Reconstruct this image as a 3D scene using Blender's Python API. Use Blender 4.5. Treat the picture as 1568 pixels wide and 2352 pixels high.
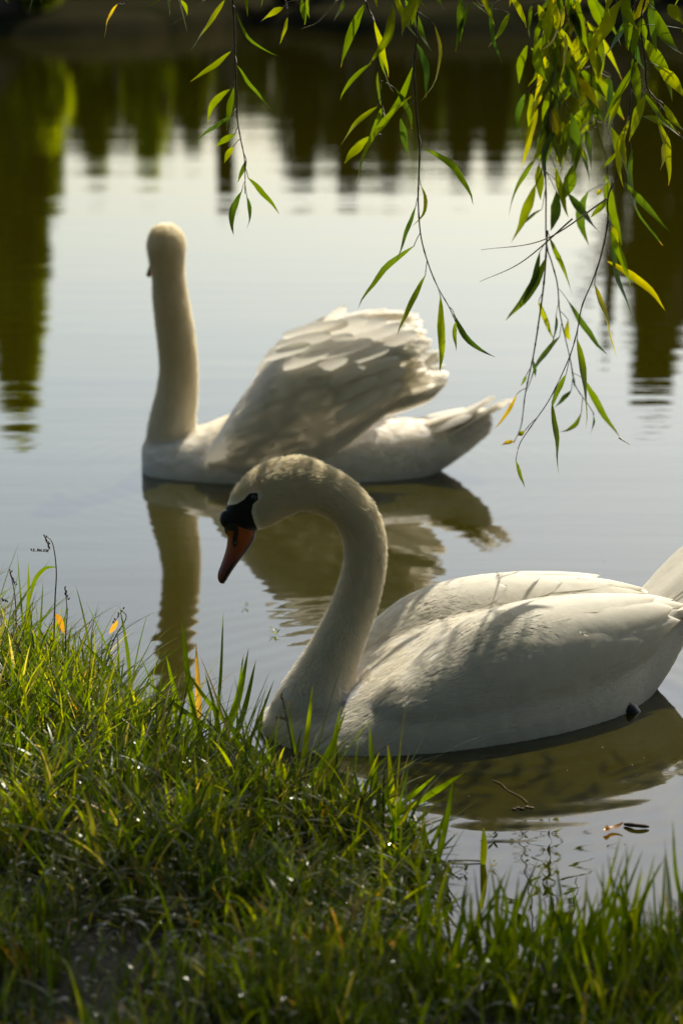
import bpy, math, random
import numpy as np
from mathutils import Vector, Matrix

# ------------------------------------------------------------ camera, sky, sun, exposure
SC = bpy.context.scene
for o in list(bpy.data.objects): bpy.data.objects.remove(o)
COL = SC.collection
H = 1.3; PITCH = math.radians(12.65); FPX = 5553.0          # camera height, tilt, focal length in px of a 1568x2352 picture
cam = bpy.data.cameras.new('camera'); camo = bpy.data.objects.new('camera', cam); COL.objects.link(camo)
camo.location = (0, 0, H); camo.rotation_euler = (math.pi/2 - PITCH, 0, 0)
cam.sensor_fit = 'VERTICAL'; cam.sensor_height = 36; cam.sensor_width = 24; cam.lens = 36*FPX/2352
cam.clip_start = 0.05; cam.clip_end = 3000
cam.dof.use_dof = True; cam.dof.focus_distance = 4.2; cam.dof.aperture_fstop = 4.3
SC.camera = camo
SUN_EL = math.radians(47); SUN_AZ = math.radians(26)         # azimuth measured from +Y towards +X
w = bpy.data.worlds.new('World'); SC.world = w; w.use_nodes = True
nt = w.node_tree; bg = nt.nodes['Background']
sky = nt.nodes.new('ShaderNodeTexSky'); sky.sky_type = 'NISHITA'; sky.sun_disc = False
sky.sun_elevation = SUN_EL; sky.sun_rotation = SUN_AZ
sky.air_density = 1.0; sky.dust_density = 3.1; sky.ozone_density = 2.1
wb = nt.nodes.new('ShaderNodeMix'); wb.data_type = 'RGBA'; wb.blend_type = 'MULTIPLY'; wb.inputs[0].default_value = 1; wb.inputs[7].default_value = (1.03, 1.01, .92, 1)   # warm white balance of the picture
nt.links.new(sky.outputs[0], wb.inputs[6]); nt.links.new(wb.outputs[2], bg.inputs[0]); bg.inputs[1].default_value = 0.13
sun = bpy.data.lights.new('sun', 'SUN'); sun.energy = 5.0; sun.angle = math.radians(0.5); sun.color = (1, .94, .78)
suno = bpy.data.objects.new('sun', sun); COL.objects.link(suno)
SD = Vector((math.sin(SUN_AZ)*math.cos(SUN_EL), math.cos(SUN_AZ)*math.cos(SUN_EL), math.sin(SUN_EL)))
suno.rotation_euler = (-SD).to_track_quat('-Z', 'Y').to_euler()
SC.view_settings.view_transform = 'Standard'; SC.view_settings.look = 'None'
SC.view_settings.exposure = 0.62; SC.view_settings.gamma = 1.0
SC.render.engine = 'CYCLES'
SC.cycles.max_bounces = 8; SC.cycles.transmission_bounces = 4; SC.cycles.sample_clamp_indirect = 6

rng = np.random.default_rng(7); RND = random.Random(7)

# ------------------------------------------------------------ measuring helpers (photo px -> metres)
CP, SP = math.cos(PITCH), math.sin(PITCH)
def ray(px, py):
    a = (px-784)/FPX; b = (py-1176)/FPX
    return np.array([a, CP - b*SP, -SP - b*CP])
def at(px, py, Y):                       # the point seen at (px,py) that lies at distance Y
    d = ray(px, py); return np.array([0, 0, H]) + d*(Y/d[1])
def gp(px, py, z=0.0):                   # the point seen at (px,py) on the level z
    d = ray(px, py); return np.array([0, 0, H]) + d*((z-H)/d[2])
def proj(P):
    P = np.asarray(P, float); x = P[..., 0]; y = P[..., 1]; z = P[..., 2]-H
    dep = y*CP - z*SP; up = y*SP + z*CP
    return 784 + FPX*x/dep, 1176 - FPX*up/dep

def unit(a): return a/np.maximum(np.linalg.norm(a, axis=-1, keepdims=True), 1e-9)
def catmull(P, n):
    P = np.asarray(P, float); P2 = np.vstack([2*P[0]-P[1], P, 2*P[-1]-P[-2]])
    t = np.linspace(0, len(P)-1-1e-9, n); i = t.astype(int); f = (t-i)[:, None]
    a, b, c, d = P2[i], P2[i+1], P2[i+2], P2[i+3]
    return 0.5*((2*b)+(-a+c)*f+(2*a-5*b+4*c-d)*f**2+(-a+3*b-3*c+d)*f**3)

# ------------------------------------------------------------ mesh building
class MB:
    def __init__(s): s.V = []; s.F = []; s.n = 0; s.A = []; s.mi = []
    def add(s, V, F, a=None, mi=0):
        V = np.asarray(V, float).reshape(-1, 3); F = np.asarray(F, int)
        if F.shape[1] == 3: F = np.hstack([F, -np.ones((len(F), 1), int) - s.n])
        s.V.append(V); s.F.append(np.where(F < 0, -1, F + s.n)); s.n += len(V)
        if a is None: a = np.zeros((len(V), 4))
        a = np.asarray(a, float)
        if a.ndim == 1: a = np.tile(a, (len(V), 1))
        s.A.append(a); s.mi.append(np.full(len(F), mi))
    def build(s, name, mats, parent=None, smooth=True):
        V = np.vstack(s.V); F = np.vstack(s.F); A = np.vstack(s.A); mi = np.concatenate(s.mi)
        me = bpy.data.meshes.new(name)
        tri = F[:, 3] < 0; cnt = np.where(tri, 3, 4); start = np.concatenate([[0], np.cumsum(cnt)[:-1]])
        loops = F.reshape(-1)[(F.reshape(-1) >= 0)]
        me.vertices.add(len(V)); me.vertices.foreach_set('co', V.astype(np.float32).ravel())
        me.loops.add(len(loops)); me.loops.foreach_set('vertex_index', loops.astype(np.int32))
        me.polygons.add(len(F)); me.polygons.foreach_set('loop_start', start.astype(np.int32))
        me.polygons.foreach_set('material_index', mi.astype(np.int32))
        me.polygons.foreach_set('use_smooth', np.full(len(F), smooth))
        at_ = me.attributes.new('data', 'FLOAT_COLOR', 'POINT'); at_.data.foreach_set('color', A.astype(np.float32).ravel())
        me.update(calc_edges=True); me.validate()
        return link(name, me, mats, parent)
def link(name, me, mats, parent=None):
    o = bpy.data.objects.new(name, me); COL.objects.link(o)
    for m in (mats if isinstance(mats, (list, tuple)) else [mats]): me.materials.append(m)
    if parent is not None:
        o.parent = parent; o.matrix_parent_inverse = parent.matrix_world.inverted() if False else Matrix.Translation(-Vector(parent.location))
    return o
def empty(name, loc):
    o = bpy.data.objects.new(name, None); COL.objects.link(o); o.location = tuple(loc); o.empty_display_size = .1; return o
def tag(o, label, cat, group=None, kind=None):
    o['label'] = label; o['category'] = cat
    if group: o['group'] = group
    if kind: o['kind'] = kind
    return o
def grid_faces(nu, nv, wrap=False, off=0):
    i, j = np.meshgrid(np.arange(nu-1), np.arange(nv if wrap else nv-1), indexing='ij')
    j2 = (j+1) % nv
    return np.stack([i*nv+j, i*nv+j2, (i+1)*nv+j2, (i+1)*nv+j], -1).reshape(-1, 4)+off

def tube(mb, C, R, n=8, a=None, mi=0, r2=None, plane=None, cap=True):
    """closed tube through centres C with radii R (and r2 along the plane's normal)"""
    C = np.asarray(C, float); R = np.asarray(R, float).reshape(-1); r2 = R if r2 is None else np.asarray(r2).reshape(-1)
    T = unit(np.gradient(C, axis=0))
    if plane is None:
        ref = np.array([0.31, 0.9, 0.2]); B = unit(np.cross(T, ref)); N = unit(np.cross(B, T)); 
    else:
        B = np.tile(unit(np.asarray(plane, float)), (len(C), 1)); N = unit(np.cross(B, T)); B = unit(np.cross(T, N))
    th = np.linspace(0, 2*np.pi, n, endpoint=False)
    V = C[:, None]+N[:, None]*(R[:, None]*np.cos(th))[..., None]+B[:, None]*(r2[:, None]*np.sin(th))[..., None]
    F = grid_faces(len(C), n, True)
    V = V.reshape(-1, 3)
    if cap:
        k = len(V); V = np.vstack([V, C[0], C[-1]]); j = np.arange(n); j2 = (j+1) % n; L = (len(C)-1)*n
        F = np.vstack([F, np.stack([j2, j, np.full(n, k), -np.ones(n, int)], 1), np.stack([L+j, L+j2, np.full(n, k+1), -np.ones(n, int)], 1)])
    s_ = F.copy()
    mb.V.append(V); mb.F.append(np.where(s_ < 0, -1, s_+mb.n)); mb.n += len(V)
    aa = np.zeros((len(V), 4)) if a is None else np.tile(np.asarray(a, float), (len(V), 1)) if np.ndim(a) == 1 else a
    mb.A.append(aa); mb.mi.append(np.full(len(F), mi))
    return V
def ball(mb, c, r, n=10, a=None, mi=0, M=None):
    th = np.linspace(0, np.pi, n); X = np.stack([np.zeros(n), np.zeros(n), np.cos(th)], 1)
    ph = np.linspace(0, 2*np.pi, n*2, endpoint=False)
    V = np.stack([np.sin(th)[:, None]*np.cos(ph), np.sin(th)[:, None]*np.sin(ph), np.repeat(np.cos(th)[:, None], n*2, 1)], -1).reshape(-1, 3)
    V = V*np.asarray(r)
    if M is not None: V = V@np.asarray(M).T
    mb.add(V+np.asarray(c), grid_faces(n, n*2, True), a, mi)

# ------------------------------------------------------------ materials
def mat(name):
    m = bpy.data.materials.new(name); m.use_nodes = True; t = m.node_tree; t.nodes.clear()
    out = t.nodes.new('ShaderNodeOutputMaterial'); return m, t, out
def N_(t, typ, **k):
    n = t.nodes.new(typ)
    for a, b in k.items():
        if a.startswith('i_'): n.inputs[a[2:].replace('_', ' ')].default_value = b
        else: setattr(n, a, b)
    return n
def ramp(t, stops, fac, interp='LINEAR'):
    r = t.nodes.new('ShaderNodeValToRGB'); r.color_ramp.interpolation = interp
    e = r.color_ramp.elements
    while len(e) < len(stops): e.new(.5)
    for k, (p, c) in enumerate(stops): e[k].position = p; e[k].color = (*c, 1)
    t.links.new(fac, r.inputs[0]); return r
def attr_sep(t):
    a = N_(t, 'ShaderNodeAttribute', attribute_name='data'); s = N_(t, 'ShaderNodeSeparateColor')
    t.links.new(a.outputs['Color'], s.inputs[0]); return a, s

def leafy(name, stops, trans=.5, rough=.35, spec=.5, tipcol=None, bumps=False):
    """thin two-sided leaf: data.r = tone, data.g = position along it (brown tips)"""
    m, t, out = mat(name); a, s = attr_sep(t)
    r = ramp(t, stops, s.outputs[0]); col = r.outputs[0]
    if tipcol:
        r2 = ramp(t, [(0, (0, 0, 0)), (.93, (0, 0, 0)), (1, (1, 1, 1))], s.outputs[1])
        mx = N_(t, 'ShaderNodeMix', data_type='RGBA'); t.links.new(r2.outputs[0], mx.inputs[0]); t.links.new(col, mx.inputs[6]); mx.inputs[7].default_value = (*tipcol, 1); col = mx.outputs[2]
    tc = N_(t, 'ShaderNodeTexCoord'); no = N_(t, 'ShaderNodeTexNoise', i_Scale=45.0); t.links.new(tc.outputs['Object'], no.inputs[0])
    hs = N_(t, 'ShaderNodeHueSaturation'); mr = N_(t, 'ShaderNodeMapRange'); mr.inputs[3].default_value = .65; mr.inputs[4].default_value = 1.35
    t.links.new(no.outputs[0], mr.inputs[0]); t.links.new(mr.outputs[0], hs.inputs['Value']); t.links.new(col, hs.inputs['Color']); col = hs.outputs[0]
    p = N_(t, 'ShaderNodeBsdfPrincipled'); p.inputs['Roughness'].default_value = rough; p.inputs['Specular IOR Level'].default_value = spec
    t.links.new(col, p.inputs['Base Color'])
    tr = N_(t, 'ShaderNodeBsdfTranslucent'); hs2 = N_(t, 'ShaderNodeHueSaturation'); hs2.inputs['Saturation'].default_value = 1.1; hs2.inputs['Value'].default_value = 3.1
    t.links.new(col, hs2.inputs['Color']); t.links.new(hs2.outputs[0], tr.inputs[0])
    mx = N_(t, 'ShaderNodeMixShader'); mx.inputs[0].default_value = trans
    t.links.new(p.outputs[0], mx.inputs[1]); t.links.new(tr.outputs[0], mx.inputs[2]); t.links.new(mx.outputs[0], out.inputs[0])
    return m
M_GRASS = leafy('grass_blade', [(0, (.009, .020, .002)), (.45, (.056, .080, .003)), (.72, (.15, .15, .008)), (.86, (.24, .19, .05)), (1, (.28, .14, .03))], .55, .32, .5, (.30, .17, .06))
M_WET = leafy('wet_blade', [(0, (.014, .030, .003)), (.6, (.07, .085, .006)), (1, (.20, .15, .04))], .3, .17, .45)
M_WLEAF = leafy('willow_leaf', [(0, (.016, .034, .006)), (.5, (.060, .080, .005)), (.8, (.14, .14, .006)), (1, (.27, .17, .015))], .5, .4, .45, (.25, .15, .03))
M_FLEAF = leafy('far_leaf', [(0, (.006, .008, .003)), (.5, (.016, .022, .003)), (1, (.26, .29, .010))], .5, .8, 0)

def plain(name, c1, c2=None, rough=.6, scale=30, spec=.4, bump=0):
    m, t, out = mat(name); p = N_(t, 'ShaderNodeBsdfPrincipled'); p.inputs['Roughness'].default_value = rough; p.inputs['Specular IOR Level'].default_value = spec
    tc = N_(t, 'ShaderNodeTexCoord'); no = N_(t, 'ShaderNodeTexNoise', i_Scale=float(scale), i_Detail=6.0); t.links.new(tc.outputs['Object'], no.inputs[0])
    r = ramp(t, [(.3, c1), (.7, c2 or c1)], no.outputs[0]); t.links.new(r.outputs[0], p.inputs['Base Color'])
    if bump:
        b = N_(t, 'ShaderNodeBump'); b.inputs['Strength'].default_value = 1; b.inputs['Distance'].default_value = bump; t.links.new(no.outputs[0], b.inputs['Height']); t.links.new(b.outputs[0], p.inputs['Normal'])
    t.links.new(p.outputs[0], out.inputs[0]); return m
M_BARK = plain('bark', (.030, .022, .014), (.075, .055, .035), .85, 20, .2, .01)
M_TWIG = plain('twig', (.030, .020, .010), (.075, .045, .018), .6, 60)
M_PALE = plain('dry_stem', (.30, .26, .20), (.40, .36, .28), .6, 60)
M_SEED = plain('seed_head', (.05, .030, .018), (.14, .09, .05), .8, 90)
M_MUD = plain('wet_mud', (.006, .006, .003), (.018, .015, .007), .7, 14, .25, .012)
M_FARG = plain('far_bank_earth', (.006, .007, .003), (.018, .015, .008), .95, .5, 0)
M_BROWN = leafy('dead_leaf', [(0, (.20, .09, .02)), (1, (.35, .16, .03))], .35, .4)

def feather_mat(name, base, trans, buff=(.72, .59, .26), sss=0.0):
    """white plumage; data.r = buff stain of the neck, data.g = signed distance to the black face skin"""
    m, t, out = mat(name); a, s = attr_sep(t)
    tc = N_(t, 'ShaderNodeTexCoord')
    no = N_(t, 'ShaderNodeTexNoise', i_Scale=38.0, i_Detail=5.0); t.links.new(tc.outputs['Object'], no.inputs[0])
    r = ramp(t, [(.3, tuple(c*.92 for c in base)), (.7, base)], no.outputs[0])
    mx = N_(t, 'ShaderNodeMix', data_type='RGBA'); t.links.new(s.outputs[0], mx.inputs[0]); t.links.new(r.outputs[0], mx.inputs[6]); mx.inputs[7].default_value = (*buff, 1)
    col = mx.outputs[2]
    no2 = N_(t, 'ShaderNodeTexNoise', i_Scale=400.0, i_Detail=2.0); t.links.new(tc.outputs['Object'], no2.inputs[0])
    ad = N_(t, 'ShaderNodeMath', operation='MULTIPLY_ADD'); t.links.new(no2.outputs[0], ad.inputs[0]); ad.inputs[1].default_value = .04; t.links.new(s.outputs[1], ad.inputs[2])
    rk = ramp(t, [(.51, (0, 0, 0)), (.54, (1, 1, 1))], ad.outputs[0])
    m2 = N_(t, 'ShaderNodeMix', data_type='RGBA'); t.links.new(rk.outputs[0], m2.inputs[0]); t.links.new(col, m2.inputs[6]); m2.inputs[7].default_value = (.006, .006, .007, 1); col = m2.outputs[2]
    p = N_(t, 'ShaderNodeBsdfPrincipled'); p.inputs['Roughness'].default_value = .65; p.inputs['Specular IOR Level'].default_value = .25
    p.inputs['Sheen Weight'].default_value = .1
    if sss: p.inputs['Subsurface Weight'].default_value = sss; p.inputs['Subsurface Radius'].default_value = (1, .74, .36); p.inputs['Subsurface Scale'].default_value = .045
    t.links.new(col, p.inputs['Base Color'])
    b = N_(t, 'ShaderNodeBump'); b.inputs['Strength'].default_value = .6; b.inputs['Distance'].default_value = .002; t.links.new(no.outputs[0], b.inputs['Height']); t.links.new(b.outputs[0], p.inputs['Normal'])
    tr = N_(t, 'ShaderNodeBsdfTranslucent'); t.links.new(col, tr.inputs[0])
    mxs = N_(t, 'ShaderNodeMixShader'); mxs.inputs[0].default_value = trans
    t.links.new(p.outputs[0], mxs.inputs[1]); t.links.new(tr.outputs[0], mxs.inputs[2]); t.links.new(mxs.outputs[0], out.inputs[0])
    return m
M_BODY = feather_mat('plumage', (.82, .77, .69), 0.0, sss=.7)
M_SHELL = feather_mat('wing_skin', (.86, .81, .72), .10)
M_FEA = feather_mat('feather', (.88, .84, .75), .5)

def bill_mat():
    m, t, out = mat('bill_skin'); a = N_(t, 'ShaderNodeAttribute', attribute_name='data')
    p = N_(t, 'ShaderNodeBsdfPrincipled'); p.inputs['Roughness'].default_value = .42
    tc = N_(t, 'ShaderNodeTexCoord'); no = N_(t, 'ShaderNodeTexNoise', i_Scale=160.0); t.links.new(tc.outputs['Object'], no.inputs[0])
    hs = N_(t, 'ShaderNodeHueSaturation'); mr = N_(t, 'ShaderNodeMapRange'); mr.inputs[3].default_value = .8; mr.inputs[4].default_value = 1.2
    t.links.new(no.outputs[0], mr.inputs[0]); t.links.new(mr.outputs[0], hs.inputs['Value']); t.links.new(a.outputs['Color'], hs.inputs['Color']); t.links.new(hs.outputs[0], p.inputs['Base Color'])
    t.links.new(p.outputs[0], out.inputs[0]); return m
M_BILL = bill_mat()
M_BLACK = plain('black_skin', (.006, .006, .007), (.012, .011, .011), .4, 200)
M_EYE = plain('eye', (.004, .003, .003), None, .08, 10, .8)

def water_mat():
    m, t, out = mat('pond_water'); tc = N_(t, 'ShaderNodeTexCoord')
    p = N_(t, 'ShaderNodeBsdfPrincipled'); p.inputs['Base Color'].default_value = (.020, .0178, .0007, 1)
    p.inputs['Roughness'].default_value = .015; p.inputs['IOR'].default_value = 1.6
    def wave(sx, sy, scale, detail=2):
        mp = N_(t, 'ShaderNodeMapping'); mp.inputs['Scale'].default_value = (sx, sy, 1); t.links.new(tc.outputs['Object'], mp.inputs[0])
        n = N_(t, 'ShaderNodeTexNoise', i_Scale=float(scale), i_Detail=float(detail)); t.links.new(mp.outputs[0], n.inputs[0]); return n.outputs[0]
    hs = [(wave(.25, 1, 6.0), .0010), (wave(.3, 1, 22.0, 3), .00018), (wave(.15, 1, 1.2), .004)]
    acc = None
    for o_, k in hs:
        mm = N_(t, 'ShaderNodeMath', operation='MULTIPLY'); t.links.new(o_, mm.inputs[0]); mm.inputs[1].default_value = k*1000
        if acc is None: acc = mm.outputs[0]
        else:
            ad = N_(t, 'ShaderNodeMath', operation='ADD'); t.links.new(acc, ad.inputs[0]); t.links.new(mm.outputs[0], ad.inputs[1]); acc = ad.outputs[0]
    # ring ripples spreading from the front swan
    for cx, cy, k, R in ((.25, 4.15, .0006, 1.1), (-.1, 6.3, .00025, 1.0)):
        sub = N_(t, 'ShaderNodeVectorMath', operation='DISTANCE'); t.links.new(tc.outputs['Object'], sub.inputs[0]); sub.inputs[1].default_value = (cx, cy, 0)
        sn = N_(t, 'ShaderNodeMath', operation='MULTIPLY'); t.links.new(sub.outputs['Value'], sn.inputs[0]); sn.inputs[1].default_value = 95
        si = N_(t, 'ShaderNodeMath', operation='SINE'); t.links.new(sn.outputs[0], si.inputs[0])
        mr = N_(t, 'ShaderNodeMapRange'); t.links.new(sub.outputs['Value'], mr.inputs[0]); mr.inputs[1].default_value = .25; mr.inputs[2].default_value = R; mr.inputs[3].default_value = k*1000*.4; mr.inputs[4].default_value = 0
        mu = N_(t, 'ShaderNodeMath', operation='MULTIPLY'); t.links.new(si.outputs[0], mu.inputs[0]); t.links.new(mr.outputs[0], mu.inputs[1])
        ad = N_(t, 'ShaderNodeMath', operation='ADD'); t.links.new(acc, ad.inputs[0]); t.links.new(mu.outputs[0], ad.inputs[1]); acc = ad.outputs[0]
    b = N_(t, 'ShaderNodeBump'); b.inputs['Strength'].default_value = 1; b.inputs['Distance'].default_value = .001; t.links.new(acc, b.inputs['Height']); t.links.new(b.outputs[0], p.inputs['Normal'])
    t.links.new(p.outputs[0], out.inputs[0]); return m
M_WATER = water_mat()

# ------------------------------------------------------------ the setting: water, banks, far wood
mb = MB()
mb.add([(-400, -3, 0), (400, -3, 0), (400, 62, 0), (-400, 62, 0)], [[0, 1, 2, 3]])
mb.build('water', M_WATER)['kind'] = 'structure'

SHORE = [gp(*p)[:2] for p in [(-420, 1400), (-150, 1500), (0, 1570), (150, 1610), (310, 1715), (450, 1800), (620, 1855), (760, 1890), (860, 1915), (915, 1960), (925, 2030), (890, 2090), (940, 2230), (1060, 2285), (1250, 2280), (1430, 2250), (1568, 2215), (1900, 2120)]]
SHORE = np.vstack([[(-40, 9)], [(-8, 7)], [(-3, 5.6)], SHORE, [(2, 3.15)], [(8, 3.0)], [(40, 4)]])
def shore_y(x): return np.interp(x, SHORE[:, 0], SHORE[:, 1]) if False else None
SEG0, SEG1 = SHORE[:-1], SHORE[1:]
POLY = np.vstack([SHORE, [(40, -30)], [(-40, -30)]])
def inside(X, Y, P=POLY):
    c = np.zeros(X.shape, bool); n = len(P); j = n-1
    for i in range(n):
        xi, yi = P[i]; xj, yj = P[j]
        cond = ((yi > Y) != (yj > Y)) & (X < (xj-xi)*(Y-yi)/(yj-yi+1e-12)+xi); c ^= cond; j = i
    return c
def sdist(X, Y):
    d = np.full(X.shape, 1e9)
    for a, b in zip(SEG0, SEG1):
        ab = b-a; t = np.clip(((X-a[0])*ab[0]+(Y-a[1])*ab[1])/(ab@ab), 0, 1)
        d = np.minimum(d, np.hypot(X-a[0]-t*ab[0], Y-a[1]-t*ab[1]))
    return np.where(inside(X, Y), d, -d)
def bumps(X, Y): return .5*np.sin(X*9.1+Y*5.3)*np.sin(Y*11.7-X*3.1)+.3*np.sin(X*23+1)*np.sin(Y*19+2)+.2*np.sin(X*47+Y*31)
def ground_z(X, Y):
    d = sdist(X, Y)
    z = np.where(d > 0, .012+.045*(1-np.exp(-d/.25))+.05*np.clip(d-.5, 0, 3), .012+d*.35)
    hump = .045*np.exp(-((X+.95)**2/.12+(Y-4.35)**2/.10))
    bog = .075*np.exp(-((X-.03)**2/.022+(Y-3.30)**2/.010))
    return z+bumps(X, Y)*.010+hump*(d > 0)-bog
def axis(lo, hi, flo, fhi, fine, coarse):
    return np.concatenate([np.linspace(lo, flo, coarse, endpoint=False), np.arange(flo, fhi, fine), np.linspace(fhi, hi, coarse)])
gx = axis(-38, 38, -1.6, 1.6, .016, 30); gy = axis(-28, 9.5, 2.4, 5.2, .016, 24)
X, Y = np.meshgrid(gx, gy, indexing='ij'); Z = np.maximum(ground_z(X, Y), -.4)
mb = MB(); mb.add(np.stack([X, Y, Z], -1), grid_faces(len(gx), len(gy))); mb.build('near_bank', M_MUD)['kind'] = 'structure'

# far bank: one sheet from the far shore to the horizon
fx = np.concatenate([[-900, -300, -120], np.linspace(-60, 60, 121), [120, 300, 900]]); fs = np.array([-1.5, 0, .25, .6, 1.2, 3, 8, 20, 60, 200, 900.])
def far_shore(x):
    return 47.5+.8*np.sin(x*.55)+.5*np.sin(x*1.7)+12*np.exp(-((x+1.7)/1.5)**2)
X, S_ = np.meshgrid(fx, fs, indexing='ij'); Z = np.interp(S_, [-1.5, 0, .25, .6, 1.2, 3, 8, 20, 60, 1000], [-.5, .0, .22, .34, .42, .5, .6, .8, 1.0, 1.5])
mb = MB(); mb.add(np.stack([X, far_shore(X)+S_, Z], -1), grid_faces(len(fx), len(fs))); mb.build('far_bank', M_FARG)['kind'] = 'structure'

# ------------------------------------------------------------ leaf quads used for far crowns and the overhead crown
def leaf_cloud(mb, C, L, Wd, tone, droop=0.0, rg=rng):
    n = len(C); D = unit(rg.normal(size=(n, 3))+np.array([0, 0, -droop])); B = unit(np.cross(D, rg.normal(size=(n, 3))))
    L = np.broadcast_to(np.asarray(L, float), (n,))[:, None]; Wd = np.broadcast_to(np.asarray(Wd, float), (n,))[:, None]
    V = np.stack([C, C+D*L*.5+B*Wd, C+D*L, C+D*L*.5-B*Wd], 1)
    a = np.zeros((n, 4, 4)); a[..., 0] = np.asarray(tone)[:, None]
    F = np.arange(n*4).reshape(n, 4); mb.add(V, F, a.reshape(-1, 4))
def far_tree(px, top_y, Yd, halfpx, label, tone, crown_base=.25, n=5200, willow=False, trunks=1):
    """tree on the far bank whose mirror image ends at picture height top_y"""
    ang = PITCH+math.atan((top_y-1176)/FPX); ztop = (math.tan(ang)*Yd-H)*1.10
    dep = Yd*CP+H*SP; x = (px-784)/FPX*dep; hw = halfpx/FPX*dep
    z0 = .5; root = empty('willow_tree' if willow else 'far_tree', (x, Yd, z0))
    tag(root, label, 'tree', 'trees on the far bank')
    m = MB(); hgt = ztop-z0
    for k in range(trunks):
        xo = 0 if trunks == 1 else (k/(trunks-1)-.5)*hw*1.2
        P = catmull([(x+xo, Yd, z0-.3), (x+xo+.05*hgt*.3, Yd, z0+hgt*.35), (x+xo-.03*hgt, Yd+.1, z0+hgt*.8)], 10)
        tube(m, P, np.linspace(.05*hgt+.03, .02, 10), 8)
        for q in range(5):
            s = P[3+q]; e = s+np.array([RND.uniform(-1, 1)*hw*.7, RND.uniform(-.6, .6)*hw, hgt*.22]); tube(m, catmull([s, (s+e)/2+[0, 0, .1*hgt*.3], e], 6), np.linspace(.02*hgt, .01, 6), 5)
    m.build('trunk', M_BARK, root)
    m = MB(); K = 46; cl = []
    for k in range(K):
        zz = crown_base+(1-crown_base)*RND.random()**.75
        rr = max(.05, 1-max(0, (zz-.25)/.78)**1.5) if not willow else max(.04, 1-max(0, (zz-.15)/.9)**1.6)
        if hgt > 5.5: rr = max(.03, 1-zz**1.35)
        th = RND.uniform(0, 6.28); q = RND.random()**.5*.85
        cl.append((x+math.cos(th)*hw*q*rr, Yd+math.sin(th)*hw*.8*q*rr, z0+zz*hgt*.93, hw*RND.uniform(.2, .38)*(.3+.7*min(1, rr))))
    per = int(n*1.5)//K
    for (cx, cy, cz, r) in cl:
        p = rng.normal(size=(per, 3)); p = unit(p)*(rng.random((per, 1))**.4)*r*np.array([1, 1, .8 if not willow else 2.2])
        if willow: p[:, 2] -= r*.8
        C = p+[cx, cy, cz]; C = C[(C[:, 2] > z0*.9)]
        tn = np.clip(tone+rng.normal(size=len(C))*.12+RND.uniform(-.12, .12), 0, 1)
        leaf_cloud(m, C, hgt*.04+.10, hgt*.016+.035, tn, 1.5 if willow else 0)
    m.build('crown', M_FLEAF, root)
    return root
FT = [
 (-45, 640, 52, 120, 'tall golden green weeping willow at the far left of the opposite bank', .72, .05, 14000, True, 1),
 (20, 930, 50, 120, 'bright willow standing nearest on the left, mirrored lowest at the left edge', .66, .05, 15000, True, 1),
 (115, 372, 58, 55, 'small dark bushy tree beside the left willow', .55, .1, 5000, False, 1),
 (215, 388, 60, 70, 'olive bushy tree with several thin stems left of the bright gap', .62, .1, 6500, False, 3),
 (335, 392, 61, 60, 'yellow olive bush tree second left of the bright gap', .85, .1, 5500, False, 2),
 (440, 335, 62, 60, 'low olive tree just left of the bright gap', .55, .1, 5000, False, 2),
 (515, 450, 66, 10, 'thin post like young tree standing alone in the bright gap', .2, .3, 900, False, 1),
 (690, 425, 60, 62, 'dark round tree right of the bright gap', .1, .05, 8500, False, 2),
 (800, 432, 59, 62, 'dark tree in the middle of the far bank', .1, .05, 8500, False, 3),
 (895, 418, 61, 50, 'dark tree with a pale gap to its right', .15, .05, 7000, False, 2),
 (985, 340, 63, 38, 'low dark tree between two taller ones', .2, .05, 4500, False, 1),
 (1060, 402, 60, 48, 'dark tree with upright stems right of the middle', .12, .05, 7000, False, 3),
 (1140, 385, 60, 40, 'slim dark tree left of the white gap', .15, .05, 6000, False, 1),
 (1310, 300, 62, 70, 'low yellow olive bush behind the hanging willow twigs', .75, .1, 5000, False, 2),
 (1240, 270, 62, 45, 'small dark bush beside the white gap', .3, .1, 4000, False, 1),
 (1520, 880, 56, 165, 'tall dark tree at the right edge of the far bank', .35, .05, 17000, False, 2),
 (1680, 930, 55, 130, 'broad dark tree beyond the right edge of the picture', .3, .05, 12000, False, 2),
]
for a in FT: far_tree(*a)
# far-off wood closing the view
m = MB(); n = 45000; xx = rng.uniform(-110, 110, n); yy = rng.uniform(95, 115, n)
zt = 5.4+.8*np.sin(xx*.21)+.7*np.sin(xx*.63+1); zz = .6+rng.random(n)*zt
leaf_cloud(m, np.stack([xx, yy, zz], 1), .9, .3, np.clip(.25+.15*np.sin(xx*.3)+rng.normal(size=n)*.1, 0, 1))
tag(m.build('far_wood', M_FLEAF), 'dark far-off wood behind the trees of the opposite bank', 'wood', kind='stuff')

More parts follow.
